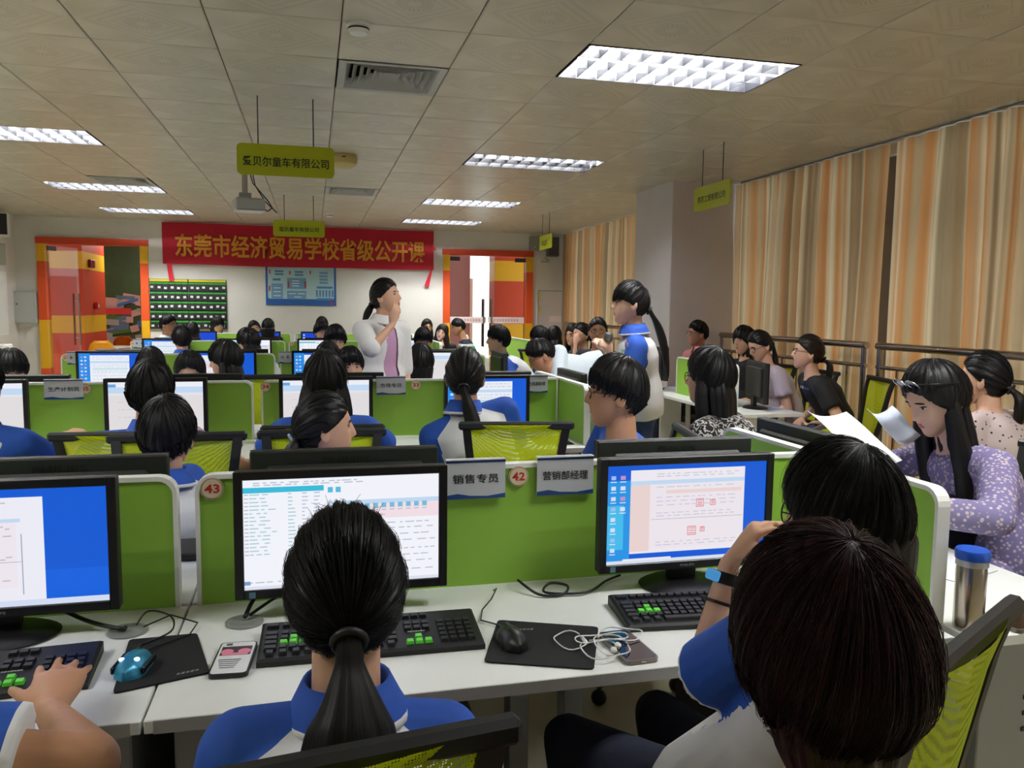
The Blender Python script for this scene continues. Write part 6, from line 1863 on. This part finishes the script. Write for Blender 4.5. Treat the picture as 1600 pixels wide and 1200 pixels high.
# microphone of the standing girl
mic = thing('microphone', 'silver handheld microphone held by the standing girl', 'microphone', tuple(atY(950, 525, 4.45)))
mp = atY(949, 545, 4.47) - mic.location; mt = atY(951, 521, 4.42) - mic.location
dv = (mt - mp).normalized()
MB().tube([mp - dv * .07, mp + dv * .06], [.014, .020], 14).build('handle', mat('mic_silver', (176, 176, 178), .3, .6), mic, smooth='auto')
MB().tube([mp + dv * .055, mp + dv * .065, mp + dv * .095, mp + dv * .108], [.021, .028, .028, .016], 16).build('grille', mat('mic_grille', (110, 110, 112), .4, .8), mic, smooth='auto')
# chest logo of black T-shirt and badge on standing girl's polo
# sundry far objects
bx = thing('printer_box', 'white box printer on fifth row left end', 'box', (-1.88, 11.84, ZS))
MB().box((0, 0, .12), (.12, .30, .24), bev=.02).build('body', M_white, bx)
MB().box((0, -.152, .15), (.09, .006, .05)).build('front_slot', M_edge, bx)
wb2 = thing('water_bottle', 'clear water bottle below the pocket chart edge', 'bottle', (-1.28, 12.3, ZS))
MB().lathe((0, 0, 0), [(.028, 0), (.032, .02), (.032, .17), (.012, .22), (.012, .24)], 18).build('body', mat('bottle_plastic', (196, 202, 204), .15), wb2, smooth='auto')
MB().lathe((0, 0, .235), [(.015, 0), (.015, .02)], 14).build('cap', M_white, wb2)
hbg = thing('handbag', 'black handbag with arched handle far right of the teacher', 'bag', (1.53, 12.35, ZS))
MB().box((0, 0, .06), (.20, .08, .12), bev=.02).build('body', M_black, hbg)
MB().tube([(-.07 + .07 * (1 - math.cos(t)), 0, .11 + .13 * math.sin(t)) for t in [math.pi * k / 14 for k in range(15)]], .008, 8).build('handle', M_black, hbg, smooth=True)
cup = thing('white_bottle', 'small white bottle on the fourth row back desk below the poster', 'bottle', (-.20, 9.85, ZS))
MB().lathe((0, 0, 0), [(.03, 0), (.032, .02), (.032, .30), (.02, .34), (.02, .37)], 16).build('body', M_white, cup, smooth='auto')
gbg = thing('shoulder_bag', 'pale green bag hanging beside the boy in black glasses', 'bag', (1.56, 4.05, ZS))
MB().box((0, 0, .10), (.24, .10, .20), bev=.035).build('body', mat('bag_green', (150, 176, 164), .6), gbg)
MB().tube([(-.1, 0, .18), (-.05, 0, .30), (.05, 0, .30), (.1, 0, .18)], .006, 6).build('strap', mat('bag_strap', (120, 140, 130), .6), gbg)
for (x, y, lb, c) in ((-4.0, 11.2, 'brown carton on a white cabinet at the left edge', (150, 96, 70)),):
    cb = thing('low_cabinet', 'white low cabinet at the left wall edge', 'cabinet', (-4.05, 11.3, 0))
    MB().box((0, 0, .40), (.7, .9, .80), bev=.01).build('body', M_white, cb)
    MB().box((.35, 0, .42), (.012, .84, .70), bev=.003).build('door', M_trim, cb)
    bo = thing('carton', lb, 'box', (x - .2, y - .1, .8015))
    MB().box((0, 0, .05), (.34, .3, .10)).build('body', mat('carton_brown', c, .8), bo)
    MB().box((0, 0, .101), (.34, .05, .002)).build('tape', mat('carton_tape', (190, 160, 120), .4), bo)
    pt = thing('desk_printer', 'grey and white small printer beside the carton at left edge', 'printer', (-3.84, 11.25, .8015))
    MB().box((0, 0, .07), (.26, .3, .14), bev=.012).build('body', M_white, pt)
    MB().box((.0, -.15, .08), (.20, .01, .04)).build('paper_slot', M_dgrey, pt)
# yellow plastic chairs and a white table in the corridor
def shell(x, y, rz, label, m):
    c = thing('plastic_chair', label, 'chair', (x, y, 0), rz)
    s_ = MB()
    rs = []
    for z, yy, w in ((.44, -.22, .20), (.44, .0, .22), (.45, .16, .21), (.52, .21, .21), (.66, .235, .20), (.80, .25, .17), (.86, .255, .10)):
        rs.append([(w * u, yy + .04 * (1 - u * u) * (1 if z > .5 else 0), z + (.03 * u * u if z < .5 else 0)) for u in (-1, -.6, -.2, .2, .6, 1)])
    s_.rings(rs, 0, False)
    o = s_.build('seat_shell', m, c, smooth=True); q = o.modifiers.new('thickness', 'SOLIDIFY'); q.thickness = .012
    for sx in (-1, 1):
        for sy in (-1, 1): MB().tube([(sx * .12, sy * .12, .43), (sx * .2, sy * .2, 0)], .012, 8).build('leg', M_trim, c)
M_yc = mat('yellow_plastic', (226, 150, 20), .35)
pa = atY(155, 530, 14.55); pb = atY(184, 525, 16.0)
shell(pa.x, 14.55, math.radians(200), 'nearer yellow plastic chair outside the left door', M_yc)
shell(pb.x, 16.0, math.radians(-10), 'farther orange yellow plastic chair outside the left door', mat('orange_plastic', (200, 110, 20), .35))
shell(atY(182, 528, 15.25).x + .62, 15.25, math.radians(90), 'white plastic chair outside the left door', M_trim)
tbl = thing('round_table', 'white round table between the plastic chairs outside left door', 'table', (atY(182, 528, 15.25).x, 15.25, 0))
MB().lathe((0, 0, 0), [(.30, .70), (.30, .72), (.0, .72)], 28).build('tabletop', M_trim, tbl)
MB().tube([(0, 0, 0), (0, 0, .70)], .03, 10).build('stem', M_trim, tbl)
MB().lathe((0, 0, 0), [(.2, 0), (.2, .015), (.03, .03)], 24).build('base', M_trim, tbl)
